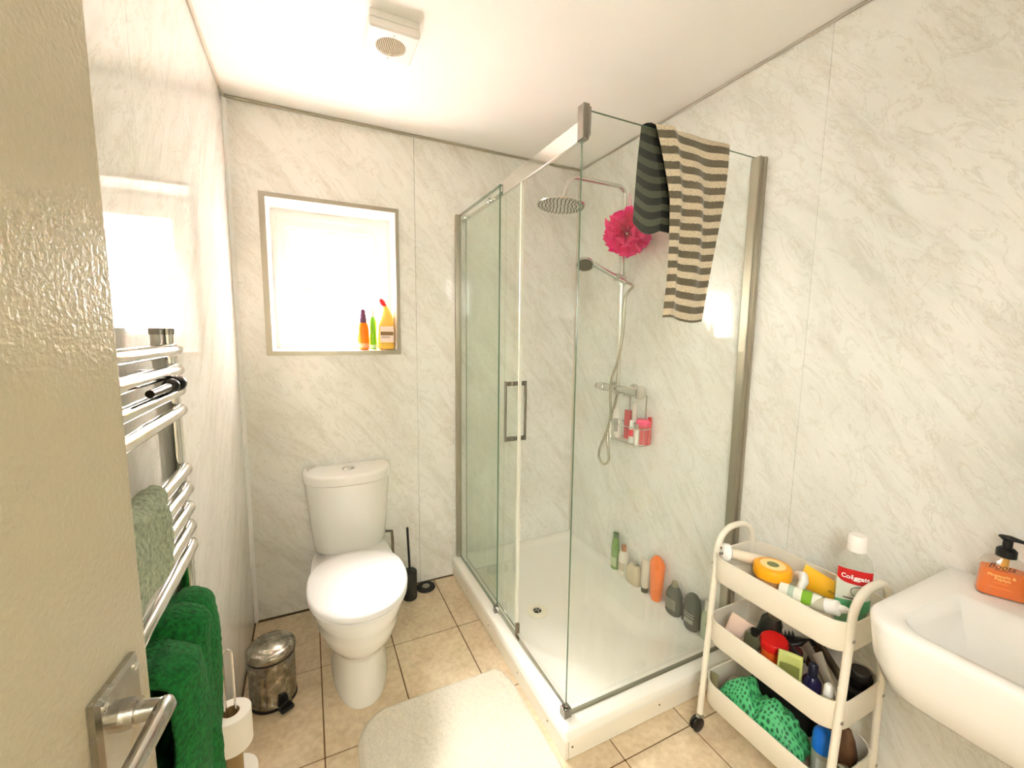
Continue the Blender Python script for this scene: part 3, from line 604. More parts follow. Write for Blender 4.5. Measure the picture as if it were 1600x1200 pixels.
bottle('mint_bottle', 'pale mint bottle with white cap, nearest of the shower row', 'bottle', (XB+.004, -1.108, ZB), [(0, .022, .026), (.008, .024, .029), (.10, .024, .029), (.125, .016, .02)], P_('mint', (190, 204, 178), .3), cap=[(.124, .015, .017), (.165, .014, .016)], capm=P_('mint_cap', (232, 228, 214)))

# striped towel over the front glass
def towel_striped():
    NU, NV = 48, 90
    L0, L1 = .60, .315          # front drop, back drop
    tot = L0+L1+.03; ZTOP = 2.068
    vs = []
    for j in range(NV+1):
        v = j/NV*tot              # 0 = front bottom hem
        for i in range(NU+1):
            u = i/NU
            if v < L0:            # hanging in front of the glass
                k = v/L0; z = ZTOP-.004-(L0-v); y = -1.179
                xl = 1.362+(1.292-1.362)*max(0, (k-.62)/.38)**1.4; xr = 1.540+(1.622-1.540)*k**.9
                x = xl+(xr-xl)*u
                depth = .004+.020*(math.sin(2.2*PI*u+.6+.5*k)**2)*(.35+.65*math.sin(PI*min(k*1.02, 1))) + .013*math.exp(-((u-.17)/.07)**2)*(k**.5) + .006*math.sin(9*u+6*k)
                y -= max(depth, .001)
                z += .022*(u-.5)*(k-.0)*-0.0 + .008*math.sin(5*u+1)*(1-k)
                if k > .97: z += 0
            elif v < L0+.03:
                a = (v-L0)/.03; z = ZTOP+.004*math.sin(PI*a); y = -1.179+.02*a
                x = (1.292+.330*u)*(1-a)+(1.262+.30*u)*a
                y -= .006*math.sin(2.2*PI*u+1.1)**2*(1-a)
            else:
                w = (v-L0-.03)/L1; z = ZTOP-w*L1*(1-.06*(1-u)*0); y = -1.159+.004+.014*abs(math.sin(4*u+.4))*min(1, w*3)
                xl = 1.262-.014*w; x = xl+(.30-.03*w)*u
                z -= (.022*math.sin(PI*min(u*2.2, 1))-.02+.03*u)*w
            vs.append((x, y, z))
    mb = MB(); mb.v = vs
    mb.f = [(j*(NU+1)+i, j*(NU+1)+i+1, (j+1)*(NU+1)+i+1, (j+1)*(NU+1)+i) for j in range(NV) for i in range(NU)]; mb.m = [0]*len(mb.f)
    o = mb.build('striped_towel', stripe_mat(), fix=False, smooth=180, uv=lambda i, co: ((i % (NU+1))/NU*.34, (i//(NU+1))/NV*tot+.012))
    tag(o, 'charcoal and taupe striped towel hung over the shower glass', 'towel'); return o
towel_striped()

# ================================================================== TOILET
TRZ = math.radians(-1.2)
tl = tag(empty('toilet', (.443, -.012, 0), TRZ), 'white close-coupled toilet with closed lid below the window', 'toilet')
PAN = MB().loft([egg(0, .112, -.40, .312, .20, 2.3, 3), egg(.012, .114, -.40, .314, .20, 2.3, 3), egg(.03, .112, -.40, .306, .19, 2.3, 3), egg(.10, .110, -.40, .302, .19, 2.3, 3), egg(.175, .111, -.40, .302, .20, 2.3, 3), egg(.20, .118, -.40, .308, .21, 2.3, 3), egg(.225, .138, -.42, .318, .25, 2.2, 3), egg(.262, .160, -.43, .336, .30, 2.2, 3), egg(.295, .170, -.44, .340, .36, 2.15, 3.4), egg(.300, .1715, -.44, .342, .37, 2.15, 3.6), egg(.345, .178, -.45, .345, .42, 2.1, 4), egg(.352, .183, -.45, .348, .43, 2.1, 4.5), egg(.392, .185, -.45, .348, .435, 2.1, 5), egg(.400, .180, -.45, .342, .43, 2.1, 5)])
sm = lambda t_: max(0, min(1, t_))**2*(3-2*max(0, min(1, t_)))
PAN.v = [(x, y, z-(.052*sm((y+.36)/.12) if z > .34 else 0)) for x, y, z in PAN.v]
PAN.build('pan', PORC, tl, smooth=50)
MB().loft([egg(.401, .184, -.55, .256, .23, 2.1, 2.6), egg(.404, .187, -.55, .26, .235, 2.1, 2.6), egg(.412, .187, -.55, .26, .235, 2.1, 2.6), egg(.415, .184, -.55, .256, .23, 2.1, 2.6)]).build('seat', LID, tl, smooth=50)
lidr = [egg(.4165, .183, -.55, .255, .225, 2.1, 2.6), egg(.419, .188, -.55, .262, .23, 2.1, 2.6), egg(.430, .188, -.55, .262, .23, 2.1, 2.6), egg(.436, .180, -.55, .254, .222, 2.1, 2.6), egg(.4385, .150, -.55, .215, .19, 2.1, 2.6), egg(.440, .06, -.55, .09, .08, 2.1, 2.4)]
MB().loft(lidr).build('lid', LID, tl, smooth=60)
for x in (-.075, .075): MB().tube([(x-.018, -.318, .412), (x+.018, -.318, .412)], .012, 14).build('hinge', CHROME if False else LID, tl)
def cis(z, rx, d, e=2.6): return egg(z, rx, -.02, d, .0199, e, 12, n=56)
MB().loft([cis(.350, .150, .145), cis(.357, .168, .158), cis(.39, .174, .165), cis(.56, .188, .175), cis(.697, .199, .182)]).build('cistern', PORC, tl, smooth=40)
MB().loft([cis(.700, .196, .18), cis(.702, .205, .190), cis(.735, .207, .192), cis(.744, .203, .187), cis(.748, .19, .172)]).build('cistern_lid', PORC, tl, smooth=50)
MB().lathe([(.024, .747), (.024, .752), (.021, .755), (.004, .756)], 24, (0, -.095, 0), sx=1.25).build('flush_button', CHROME, tl)
MB().tube([(-.116, -.28, .032), (-.125, -.28, .032)], .009, 12).build('fixing_cap', DCHROME, tl)
MB().tube([(.17, -.06, .38), (.205, -.05, .37), (.21, -.045, .30), (.21, -.03, .16), (.21, -.004, .14)], .008, 10).build('water_pipe', DCHROME, tl)

# toilet brush
tb = tag(empty('toilet_brush', (.727, -.118, 0)), 'black toilet brush in round holder beside the toilet', 'toilet brush')
MB().lathe([(.034, 0), (.037, .004), (.037, .15), (.034, .155), (.016, .157), (.012, .165)], 28).build('holder', mat('brush_black', (34, 32, 28), .45), tb)
MB().tube([(0, 0, .155), (-.008, .002, .395)], .0062, 12).build('handle', BLACK, tb)
# floor drain cap
fd = tag(empty('drain_cap', (.826, -.064, 0)), 'round black cap with silver centre on floor by the skirting', 'drain cover')
MB().lathe([(.050, 0), (.052, .004), (.050, .010), (.040, .014), (.026, .013), (.024, .010)], 32).build('ring', RUBBER, fd, smooth=40)
MB().lathe([(.022, .010), (.020, .014), (.006, .016)], 24, sx=1).build('centre', mat('drain_silver', (150, 144, 130), .3, .9), fd)

# pedal bin
bn = tag(empty('pedal_bin', (.112, -.522, 0), math.radians(28)), 'small tarnished steel pedal bin beside the toilet', 'bin')
BIN = mat('brushed_steel', (176, 170, 156), .22, 1.0, noise=.5, rvar=.12, nscale=38)
n_ = 144; rings = []
for z, r, k in ((.008, .080, 0), (.022, .0815, 0), (.026, .0805, 0), (.032, .080, 1), (.14, .080, 1), (.150, .0805, 0), (.160, .080, 0), (.172, .0795, 0), (.178, .0805, 0), (.190, .080, 0)):
    rings.append([((r+(-0.0045*(.5+.5*math.sin(18*2*PI*i/n_)) if k else 0))*math.cos(2*PI*i/n_), (r+(-0.0045*(.5+.5*math.sin(18*2*PI*i/n_)) if k else 0))*math.sin(2*PI*i/n_), z) for i in range(n_)])
MB().loft(rings, cap0=True, cap1=True).build('body', BIN, bn, smooth=40)
MB().lathe([(.080, 0), (.083, .002), (.083, .010), (.080, .012)], 48).build('base_ring', RUBBER, bn)
MB().lathe([(.0815, .186), (.0825, .188), (.0825, .1945)], 48).build('rim_gap', RUBBER, bn)
MB().lathe([(.083, .194), (.0845, .196), (.0845, .212), (.082, .218), (.074, .224), (.070, .2235), (.066, .226), (.045, .233), (.02, .237), (.004, .238)], 64).build('lid', BIN, bn, smooth=50)
pb = MB().loft([[(x, y, z) for x, z in ((-.020, .008), (.020, .008), (.017, .04), (.010, .058), (-.010, .058), (-.017, .04))] for y in (-.074, -.086)]).build('pedal_housing', BLACK, bn, smooth=0, bevel=.003)
MB().box(-.024, .024, -.118, -.084, .006, .020).build('pedal', BLACK, bn, smooth=0, bevel=.005)
MB().box(-.028, .028, -.090, -.085, .020, .0235).build('pedal_bar', CHROME, bn, smooth=0)

# toilet roll stand
ts = tag(empty('toilet_roll_stand', (.058, -1.004, 0)), 'chrome free-standing toilet roll stand against the left wall', 'toilet roll holder')
MB().lathe([(.058, 0), (.060, .004), (.060, .010), (.055, .014), (.008, .016)], 36).build('base', CHROME, ts)
lp = [(-.011, 0, .016), (-.011, 0, .55)]+[(-.011*math.cos(a), 0, .55+.016*math.sin(a)) for a in [PI*k/8 for k in range(1, 8)]]+[(.011, 0, .55), (.011, 0, .016)]
MB().tube(lp, .003, 10).build('wire_loop', CHROME, ts)
PAPER = mat('tissue_paper', (244, 241, 234), .95, bump=.15, bscale=400)
CARD = mat('cardboard', (158, 132, 92), .9)
def roll(z, r, h, label):
    t = tag(empty('toilet_roll', (.058, -1.004, z)), label, 'toilet roll', 'toilet rolls on the chrome stand')
    MB().loft([[(rr_*math.cos(2*PI*i/40), rr_*math.sin(2*PI*i/40), zz) for i in range(40)] for rr_, zz in ((.021, 0), (r-.002, 0), (r, .002), (r, h-.002), (r-.002, h), (.021, h), (.021, 0))], False, False).build('paper', PAPER, t, smooth=40)
    MB().loft([[(rr_*math.cos(2*PI*i/32), rr_*math.sin(2*PI*i/32), zz) for i in range(32)] for rr_, zz in ((.0208, .001), (.0208, h-.001), (.0192, h-.001), (.0192, .001), (.0208, .001))], False, False).build('core', CARD, t, smooth=40)
    return t
roll(.103, .055, .098, 'wide white toilet roll, lower of the two on the stand')
roll(.287, .048, .098, 'white toilet roll at the top of the chrome stand')
tag(MB().loft([[(rr_*math.cos(2*PI*i/32), rr_*math.sin(2*PI*i/32), zz) for i in range(32)] for rr_, zz in ((.0215, .202), (.0215, .286), (.0195, .286), (.0195, .202), (.0215, .202))], False, False).build('cardboard_tube', CARD, smooth=40), 'bare brown cardboard tube between the two toilet rolls', 'tube').location = (.058, -1.004, 0)
MB().lathe([(.012, .014), (.012, .096), (.034, .098), (.034, .102)], 24).build('roll_rest', CHROME, ts)

# bath mat
def mat_shape():
    x0, x1, y0, y1 = .385, .985, -1.72, -.762
    N, K = 64, 90; mb = MB()
    def f(u, v):
        x = x0+(x1-x0)*u; y = y0+(y1-y0)*v
        # round the corners by pulling points in
        r = .13; cx = min(max(x, x0+r), x1-r*.45); cy = min(max(y, y0+r), y1-r)
        dx, dy = x-cx, y-cy
        rx = r if x < (x0+x1)/2 else r*.45
        if dx and dy:
            m_ = max(abs(dx)/rx, abs(dy)/r); l = math.hypot(dx/rx, dy/r)
            if l > 0: x, y = cx+dx*m_/l, cy+dy*m_/l
        e = min(u, 1-u, v*1.5, (1-v)*1.5)
        h = .022*min(1, e/.03)**.5
        h += (mnoise.noise((x*60, y*60, 0))*.0035+mnoise.noise((x*140, y*140, 3))*.0028)*min(1, e/.03) if e > 0 else 0
        return (x, y, max(h, .001))
    mb.grid(f, 150, 220)
    o = mb.build('bath_mat', mat('white_pile', (240, 232, 214), .95, noise=.10, nscale=160, bump=.9, bscale=420, sheen=.3), smooth=180, fix=True)
    return tag(o, 'cream fluffy bath mat on the tiles along the shower', 'bath mat')
mat_shape()

# ================================================================== TOWEL RADIATOR
rd = tag(empty('towel_radiator', (.05, -1.455, .61)), 'chrome ladder towel radiator on the left wall', 'radiator')
def rpart(mb, name, m=CHROME, parent=rd, **k): return mb.xf(Matrix.Translation((-.05, 1.455, -.61))).build(name, m, parent, **k)
UY = (-1.243, -1.643)
for y in UY:
    up_ = rpart(MB().loft([rrect(.020, .056, y-.017, y+.017, .010, z, 5) for z in (.61, 1.405)]), 'upright', smooth=40)
    rpart(MB().loft([rrect(.018, .058, y-.019, y+.019, .012, z, 5) for z in (1.402, 1.414)]), 'end_cap', DCHROME, parent=rd, smooth=40)
    for z in (.70, 1.32): rpart(MB().tube([(.0, y+.0, z), (.030, y, z)], [.016, .010], 14), 'wall_bracket', DCHROME)
BZ = [1.374, 1.336, 1.297, 1.258, 1.140, 1.101, 1.062, 1.023, .984, .871, .832, .793, .754, .715, .676]
for z in BZ:
    y0, y1 = UY[1], UY[0]
    pts = [(.052, y0, z), (.057, y0+.008, z)]+[(.061, y0+.022+(y1-y0-.044)*k/6, z) for k in range(7)]+[(.057, y1-.008, z), (.052, y1, z)]
    rpart(MB().tube(pts, [.004, .0105]+[.0115]*7+[.0105, .004], 14), 'rung', smooth=60)
# dark hook clipped on a rung
hk = tag(empty('robe_hook', (.076, -1.385, 1.317)), 'dark round towel hook clipped between upper radiator rungs', 'hook')
MB().tube([(.0, .045, .0), (.0, -.10, .0)], [.008, .006], 12).build('arm', mat('hook_dark', (70, 62, 48), .25, .8), hk)
MB().tube([(0, .030, 0), (.0, .036, 0), (0, .052, 0), (0, .056, 0)], [.010, .0135, .0135, .010], 18).tube([(0, -.006, 0), (0, .0, 0), (0, .012, 0), (0, .016, 0)], [.008, .012, .012, .009], 18).build('knob', mat('hook_black', (30, 27, 23), .25, .4), hk)

# towels on the radiator
def drape(name, mtl, label, xbar, zbar, y0, y1, dropf, dropb, fold, rb=.014, bulge=.03, nu=60, nv=90, seed=1, hem=.0, thick=.006, taper=0):
    """sheet hung over a rung running along Y: u along Y, v from front hem over the bar to back hem"""
    arcl = PI*rb; tot = dropf+arcl+dropb
    def f(u, v):
        s_ = v*tot; y = y0+(y1-y0)*u
        if s_ < dropf:
            k = 1-s_/dropf; x = xbar+rb; z = zbar-k*dropf; side = 1
        elif s_ < dropf+arcl:
            a = (s_-dropf)/rb; x = xbar+rb*math.cos(a); z = zbar+rb*math.sin(a); k = 0; side = math.cos(a)
        else:
            k = (s_-dropf-arcl)/dropb; x = xbar-rb; z = zbar-k*dropb; side = -1
        w = fold(u, k, seed)
        yc = (y0+y1)/2; y = yc+(y-yc)*(1-taper*k)
        if side > 0: x += bulge*w*min(1, .25+k*2.2)
        else: x -= .006*w
        z += (.010*w if side > 0 else 0) + hem*math.sin(6*u)*k
        n_ = mnoise.noise((y*30, z*30, seed))*.003+mnoise.noise((y*110, z*110, seed))*.0016
        return (x+n_*(1 if side >= 0 else .3), y+n_, z+(n_ if side > -.5 else 0))
    o = MB().grid(f, nu, nv).build(name, mtl, fix=True, smooth=180, solid=thick)
    return tag(o, label, 'towel')
TER_G = mat('green_terry', (16, 108, 44), .95, noise=.5, nscale=150, bump=1.0, bscale=210)
TER_S = mat('sage_terry', (162, 174, 150), .95, noise=.4, nscale=140, bump=1.0, bscale=200)
def fold_s(u, k, s): return .35+.25*math.sin(7*u+2*k)
def green_towel():
    """bunched towel: three rounded folds side by side over the rung, u far -> near"""
    NU, NV = 150, 120
    yA, yB = -1.292, -1.60
    def lump(u, c, w): return max(0.0, 1-((u-c)/w)**2)**.5
    def f(u, v):
        y = yA+(yB-yA)*u
        k = v*2-1                                  # -1 front hem, 0 crest, 1 back hem
        q = abs(k)
        sl = .05*q                                  # folds drift sideways going down
        w1 = lump(u, .16, .19); w2 = lump(u-sl*.6, .46, .14); w3 = lump(u-sl, .81, .23)
        fx = max(.036*w1, .046*w2, .054*w3*(min(1, q*9)))
        crest = .884+max(.036*w1, .030*w2+.022, (.012+.034*w3) if q > .04 else .030)+.028*u
        if u < .03: crest -= .03*(1-u/.03)
        a = min(q/.13, 1.0)*PI/2
        drop = max(0, q-.13)/.87
        if k < 0:
            x = .062+(.006+fx)*math.sin(a); z = crest-.030*(1-math.cos(a))-drop*.42
            x += .006*math.sin(5*drop+u*9)*min(1, drop*4)
        else:
            x = .062-.030*math.sin(a); z = crest-.030*(1-math.cos(a))-drop*.26
        n_ = mnoise.noise((y*28, z*22, 2))*.0035+mnoise.noise((y*120, z*120, x*120))*.0016
        return (max(x+n_, .014), y+n_*.6, z+n_*.5)
    o = MB().grid(f, NU, NV).build('green_towel', TER_G, fix=True, smooth=180, solid=.006)
    return tag(o, 'thick dark green towel hanging from a low radiator rung', 'towel')
green_towel()
drape('sage_towel', TER_S, 'small pale sage towel over the middle radiator rungs', .060, 1.149, -1.62, -1.462, .108, .09, fold_s, rb=.017, bulge=.006, seed=5, thick=.006, hem=.006)

# ================================================================== WINDOW SILL BOTTLES
SZ = 1.3245
bottle('cleaner_bottle', 'orange bottle with purple cap on the window sill', 'bottle', (.547, .045, SZ), [(0, .026, .022), (.012, .028, .024), (.10, .028, .024), (.125, .024, .02), (.135, .018, .016)], P_('cleaner_orange', (255, 132, 10), .3), cap=[(.134, .019, .017), (.15, .018, .016), (.195, .012, .011), (.203, .008, .008)], capm=P_('cap_purple', (98, 52, 92)), lab=(.008, .03, 180, 360, P_('cleaner_band', (246, 180, 140))))
bottle('spray_bottle', 'slim lime green bottle with clear top on the window sill', 'bottle', (.596, .058, SZ), [(0, .016, .016), (.01, .0175, .0175), (.07, .0165, .0165), (.10, .0175, .0175), (.14, .018, .018), (.165, .011, .011)], P_('spray_green', (132, 210, 40), .2), cap=[(.165, .010, .010), (.20, .009, .009), (.212, .005, .005)], capm=P_('cap_clear', (232, 236, 228), .3), lab=(.005, .022, 180, 360, P_('spray_base', (206, 226, 190))))
def bleach(t):
    MB().loft([sell(z, r, r, 2, cx=cx, n=20) for z, r, cx in ((.222, .013, -.006), (.228, .016, -.010), (.246, .016, -.018), (.256, .011, -.022), (.26, .004, -.023))]).build('cap', P_('cap_red', (236, 30, 42), .3), t, smooth=50)
    MB().box(-.032, .032, -.0335, -.0328, .072, .090).build('print_band', P_('bleach_band', (134, 104, 62)), t, smooth=0)
    text_mb('kitchen', .014, lambda x, y: (x-.006, -.0336, .062+y)).build('lettering', P_('bleach_ink', (70, 52, 40)), t, smooth=0)
bt = bottle('bleach_bottle', 'yellow bleach bottle with red cap and pale label on the window sill', 'bottle', (.660, .048, SZ), [(0, .036, .026), (.01, .040, .030), (.12, .040, .030)], P_('bleach_yellow', (252, 206, 92), .3), e=3.0, extra=bleach)
MB().loft([sell(z, rx, ry, e_, cx=cx, n=28) for z, rx, ry, e_, cx in ((.119, .040, .030, 3, 0), (.14, .037, .029, 2.6, .002), (.175, .028, .025, 2.2, .006), (.205, .017, .017, 2, .003), (.225, .012, .012, 2, -.006))]).build('neck', MATS['bleach_yellow'], bt, smooth=50)
MB().box(-.034, .034, -.0328, -.0322, .035, .118).build('label', P_('bleach_label', (246, 226, 214)), bt, smooth=0)

# ================================================================== TROLLEY
tx0, tx1, ty0, ty1 = 1.505, 1.755, -1.730, -1.313
tr = tag(empty('storage_trolley', (1.63, -1.525, 0)), 'cream three-tier metal trolley beside the basin', 'trolley')
def tpart(mb, name, m=TROL, parent=tr, **k): return mb.xf(Matrix.Translation((-1.63, 1.525, 0))).build(name, m, parent, **k)
TIERS = (.67, .44, .21)
for z in TIERS:
    d = .088; t = .0022
    o_ = lambda zz, g=0: rrect(tx0-g, tx1+g, ty0-g, ty1+g, .062+g, zz, 8)
    tpart(MB().loft([o_(z-d, -.006), o_(z-d+.006), o_(z-.004), o_(z-.003, .003), o_(z, .003), o_(z+.001, .001), o_(z, -t), o_(z-d+.008, -t), o_(z-d+.004, -t-.006)]), 'tray', smooth=50)
for y in (ty1-.004, ty0+.004):
    s_ = 1 if y > -1.5 else -1; yy = y-s_*.001
    xa, xb = 1.538, 1.722; R = .078
    pts = [(xa-.030, yy, .062), (xa, yy, .62)]+[(xa, yy, .668)]+[(xa+R-R*math.cos(a), yy, .672+R*math.sin(a)) for a in [PI/2*k/6 for k in range(1, 7)]]+[(xb-R+R*math.sin(a), yy, .672+R*math.cos(a)) for a in [PI/2*k/6 for k in range(0, 7)]]+[(xb, yy, .62), (xb+.022, yy, .062)]
    fo = tpart(MB().tube(pts, .0105, 14), 'end_frame', smooth=60)
    for z in (.625, .395, .165):
        for x in (xa-.002, xb+.002):
            k = (.62-z)/.56; xx = x-(.030*k if x < 1.6 else -.022*k)
            tpart(MB().lathe([(.006, 0), (.006, .002), (.003, .004)], 12).xf(place((xx, yy+s_*.0090, z), rx=-s_*PI/2)), 'bolt', CHROME, parent=fo)
    for x in (xa-.030, xb+.022):
        ca = tpart(MB().tube([(x, yy, .066), (x, yy, .050)], [.0105, .006], 12).box(x-.014, x+.014, yy-.010, yy+.010, .044, .050), 'caster', CHROME, smooth=30)
        for q in (-1, 1): tpart(MB().lathe([(.014, 0), (.0245, .002), (.025, .005), (.025, .008), (.022, .010), (.006, .011)], 24).xf(place((x-.012, yy+q*.003, .0255), rx=-q*PI/2)), 'wheel', BLACK, parent=ca, smooth=40)
        tpart(MB().lathe([(.012, 0), (.012, .025)], 16).xf(place((x-.012, yy-.0125, .0255), rx=-PI/2)), 'axle_cover', mat('caster_grey', (206, 200, 184), .4), parent=ca)
T1, T2, T3 = .67-.082, .44-.082, .21-.082

# --- top tier things
ep = tag(empty('shaver', (1.545, -1.352, T1+.092), 0), 'white electric shaver with round head lying across the top tray end', 'shaver')
mtx = place((0, 0, 0), rz=math.radians(-36), ry=math.radians(6))
MB().tube([(-.018, 0, 0), (-.010, 0, 0), (.004, 0, 0), (.012, 0, 0)], [.022, .030, .030, .018], 24).xf(mtx).build('head', WPL, ep, smooth=50)
MB().tube([(.010, 0, 0), (.03, 0, 0), (.07, 0, -.004), (.12, 0, -.006), (.15, 0, -.004)], [.016, .0175, .019, .018, .011], 20).xf(mtx).build('grip', mat('shaver_cream', (238, 226, 204), .3), ep, smooth=50)
for a in (60, 180, 300): MB().tube([(-.016, .012*math.cos(math.radians(a)), .012*math.sin(math.radians(a))), (-.021, .012*math.cos(math.radians(a)), .012*math.sin(math.radians(a)))], .0045, 12).xf(mtx).build('foil', mat('foil_grey', (112, 104, 84), .3, .7), ep)
bead = mat('hair_beads', (92, 78, 56), .5, noise=.3, nscale=60)
def scrunchie(loc, R, r, m, label, name='hair_tie', tilt=0):
    K = 40; pts = [(R*math.cos(2*PI*k/K), R*math.sin(2*PI*k/K), r*.25*math.sin(k*2.4)) for k in range(K)]
    o = MB().tube(pts, [r*(1+.25*math.sin(k*3.1)) for k in range(K)], 10, closed=False).build(name, m, smooth=180); o.location = loc; o.rotation_euler = (tilt, 0, .4)
    return tag(o, label, 'hair tie')
scrunchie((1.55, -1.41, T1+.020), .030, .012, bead, 'brown beaded hair tie under the shaver on the top tray')
scrunchie((1.69, -1.40, T1+.018), .032, .013, mat('tie_taupe', (150, 134, 106), .8), 'taupe hair tie in the far corner of the top tray')
def jar_top(t):
    MB().lathe([(.036, .1012), (.036, .1018)], 32).build('lid_print', P_('jar_print', (252, 222, 150)), t)
    MB().lathe([(.017, .1019), (.017, .1024)], 24).build('lid_emblem', P_('jar_emblem', (120, 124, 66)), t)
bottle('body_butter_jar', 'round cream jar with orange-yellow lid on the top tray', 'jar', (1.597, -1.476, T1), [(0, .040, .040), (.006, .044, .044), (.065, .050, .050)], P_('jar_brown', (196, 150, 104), .3), cap=[(.066, .053, .053), (.068, .055, .055), (.092, .055, .055), (.099, .052, .052), (.101, .047, .047)], capm=P_('jar_lid', (252, 178, 30), .3), lab=(.02, .05, 150, 330, P_('jar_label', (232, 190, 150))), extra=jar_top, n=36)
mb = MB().tube([(1.672, -1.512, T1+.065), (1.655, -1.535, T1+.078), (1.64, -1.548, T1+.072), (1.628, -1.545, T1+.05), (1.618, -1.53, T1+.02)], [.014, .016, .013, .010, .008], 14)
tag(mb.build('white_brush', WPL, smooth=60), 'curved white plastic brush between jar and yellow tube', 'brush')
yt = tag(empty('yellow_tube', (1.692, -1.588, T1+.062)), 'yellow squeeze tube lying along the back of the top tray', 'tube')
mtx = place((0, 0, 0), rz=math.radians(-84), ry=math.radians(4), rx=math.radians(-25))
MB().loft([[(x, y, z) for (y, z) in [(h*math.cos(2*PI*i/24), w*math.sin(2*PI*i/24)) for i in range(24)]] for x, w, h in ((-.072, .036, .002), (-.05, .034, .008), (.0, .029, .014), (.04, .024, .018), (.05, .016, .016))]).xf(mtx).build('body', P_('tube_yellow', (250, 190, 40), .3), yt, smooth=50)
MB().tube([(.048, 0, 0), (.066, 0, 0)], .015, 18).xf(mtx).build('cap', P_('tube_cap', (252, 206, 96), .3), yt)
text_mb('aloe', .012, lambda x, y: tuple(mtx @ Vector((x+.018, -.0165, y-.006)))).build('lettering', P_('ink_brown', (104, 66, 20)), yt, smooth=0)
def lying(name, label, cat, loc, secs, m, rz, ry=0, cap=None, capm=None, bands=(), flat=1.0, n=20):
    """object lying down: secs (x, r) along its own axis"""
    t = tag(empty(name, loc), label, cat); mtx = place((0, 0, 0), rz=rz, ry=ry)
    def rings(S_): return [[(x, r*math.cos(2*PI*i/n), r*flat*math.sin(2*PI*i/n)) for i in range(n)] for x, r in S_]
    MB().loft(rings(secs)).xf(mtx).build('body', m, t, smooth=45)
    if cap: MB().loft(rings(cap)).xf(mtx).build('cap', capm, t, smooth=45)
    for x0, x1, r, bm_ in bands: MB().loft(rings(((x0, r), (x1, r))), False, False).xf(mtx).build('label', bm_, t, smooth=45)
    return t
lying('roll_on_bottle', 'white bottle with green leaf label lying at front of top tray', 'bottle', (1.572, -1.578, T1+.062), [(-.055, .012), (-.052, .020), (-.03, .0215), (.05, .0215), (.055, .013)], P_('roll_white', (232, 232, 218)), math.radians(-70), 0, bands=((.005, .03, .0219, P_('leaf_green', (128, 178, 48))), (-.03, -.015, .0219, P_('roll_band', (176, 196, 178)))))
lying('nozzle_bottle', 'clear bottle with pointed white nozzle cap in top tray corner', 'bottle', (1.585, -1.640, T1+.066), [(-.045, .012), (-.042, .019), (.0, .019), (.004, .014)], P_('nozzle_clear', (206, 200, 176), .2), math.radians(-82), math.radians(-16), cap=[(.002, .0205), (.030, .0205), (.036, .011), (.046, .010), (.058, .004)], capm=WPL)
lying('glass_vial', 'small brown glass vial on the floor of the top tray', 'bottle', (1.62, -1.55, T1+.016), [(-.04, .012), (.02, .012), (.03, .007), (.04, .007)], P_('vial_brown', (92, 66, 36), .2), math.radians(-75))
lying('lip_balm', 'dark olive tube lying near the front of top tray', 'tube', (1.545, -1.64, T1+.014), [(-.04, .010), (.04, .010)], P_('balm_olive', (120, 112, 60), .4), math.radians(-85))
# mouthwash
def mouthwash(t):
    secs = MW
    def pt(a, z, g=.0012):
        for (za, xa, ya), (zb, xb, yb) in zip(secs, secs[1:]):
            if za <= z <= zb and zb > za: k = (z-za)/(zb-za); rx, ry = xa+(xb-xa)*k, ya+(yb-ya)*k
        c, s_ = math.cos(a), math.sin(a); return ((rx+g)*math.copysign(abs(c)**(2/2.8), c), (ry+g)*math.copysign(abs(s_)**(2/2.8), s_), z)
    a0, a1 = math.radians(205), math.radians(335)
    MB().grid(lambda u, v: pt(a0+(a1-a0)*u, .148+(.036-.010*math.sin(PI*u))*0+ (v)*(.030+.012*math.sin(PI*u)) - .010*math.sin(PI*u), .0012), 24, 4).build('red_label', P_('brand_red', (206, 24, 28), .4), t, smooth=60, fix=False)
    MB().grid(lambda u, v: pt(a0+(a1-a0)*u, .078+v*.070, .0008), 24, 4).build('clear_label', P_('mw_label', (226, 228, 214), .4), t, smooth=60, fix=False)
    MB().grid(lambda u, v: pt(a0+(a1-a0)*u, .045+v*.036+.018*u, .0010), 24, 4).build('green_label', P_('mw_green', (104, 186, 134), .4), t, smooth=60, fix=False)
    MB().grid(lambda u, v: pt(math.radians(245)+math.radians(50)*u, .094+v*.003, .0016), 10, 1).build('label_line', P_('mw_dark', (42, 70, 62)), t, smooth=60, fix=False)
    K = 28
    ringp = [pt(math.radians(280)+math.radians(15)*math.cos(2*PI*k/K), .118+.015*math.sin(2*PI*k/K), .0022) for k in range(K)]
    MB().tube(ringp, .0009, 5, closed=True).build('label_oval', MATS['mw_dark'], t)
    text_mb('Colgate', .0175, lambda x, y: pt(math.radians(270)+x/.040, .158+y, .0022), bold=.0005).build('lettering', P_('ink_white', (250, 248, 244)), t, smooth=0)
MW = [(0, .036, .024), (.006, .040, .028), (.10, .041, .029), (.185, .041, .029), (.205, .036, .027), (.222, .020, .019), (.228, .018, .018)]
mw = bottle('mouthwash_bottle', 'clear mouthwash bottle with white cap and red label on trolley', 'bottle', (1.662, -1.664, T1), MW, glass_mat('bottle_clear', (.95, .965, .95), .08, (228, 230, 220), False), cap=[(.226, .021, .021), (.229, .022, .022), (.266, .0215, .0215), (.272, .019, .019)], capm=WPL, e=2.8, rz=math.radians(-58), extra=mouthwash)
MB().loft([sell(z, rx-.003, ry-.003, 2.8, n=28) for z, rx, ry in [(.004, .037, .026), (.06, .040, .028), (.10, .041, .029)]]).build('liquid', P_('mw_liquid', (120, 186, 142), .1), mw, smooth=40)

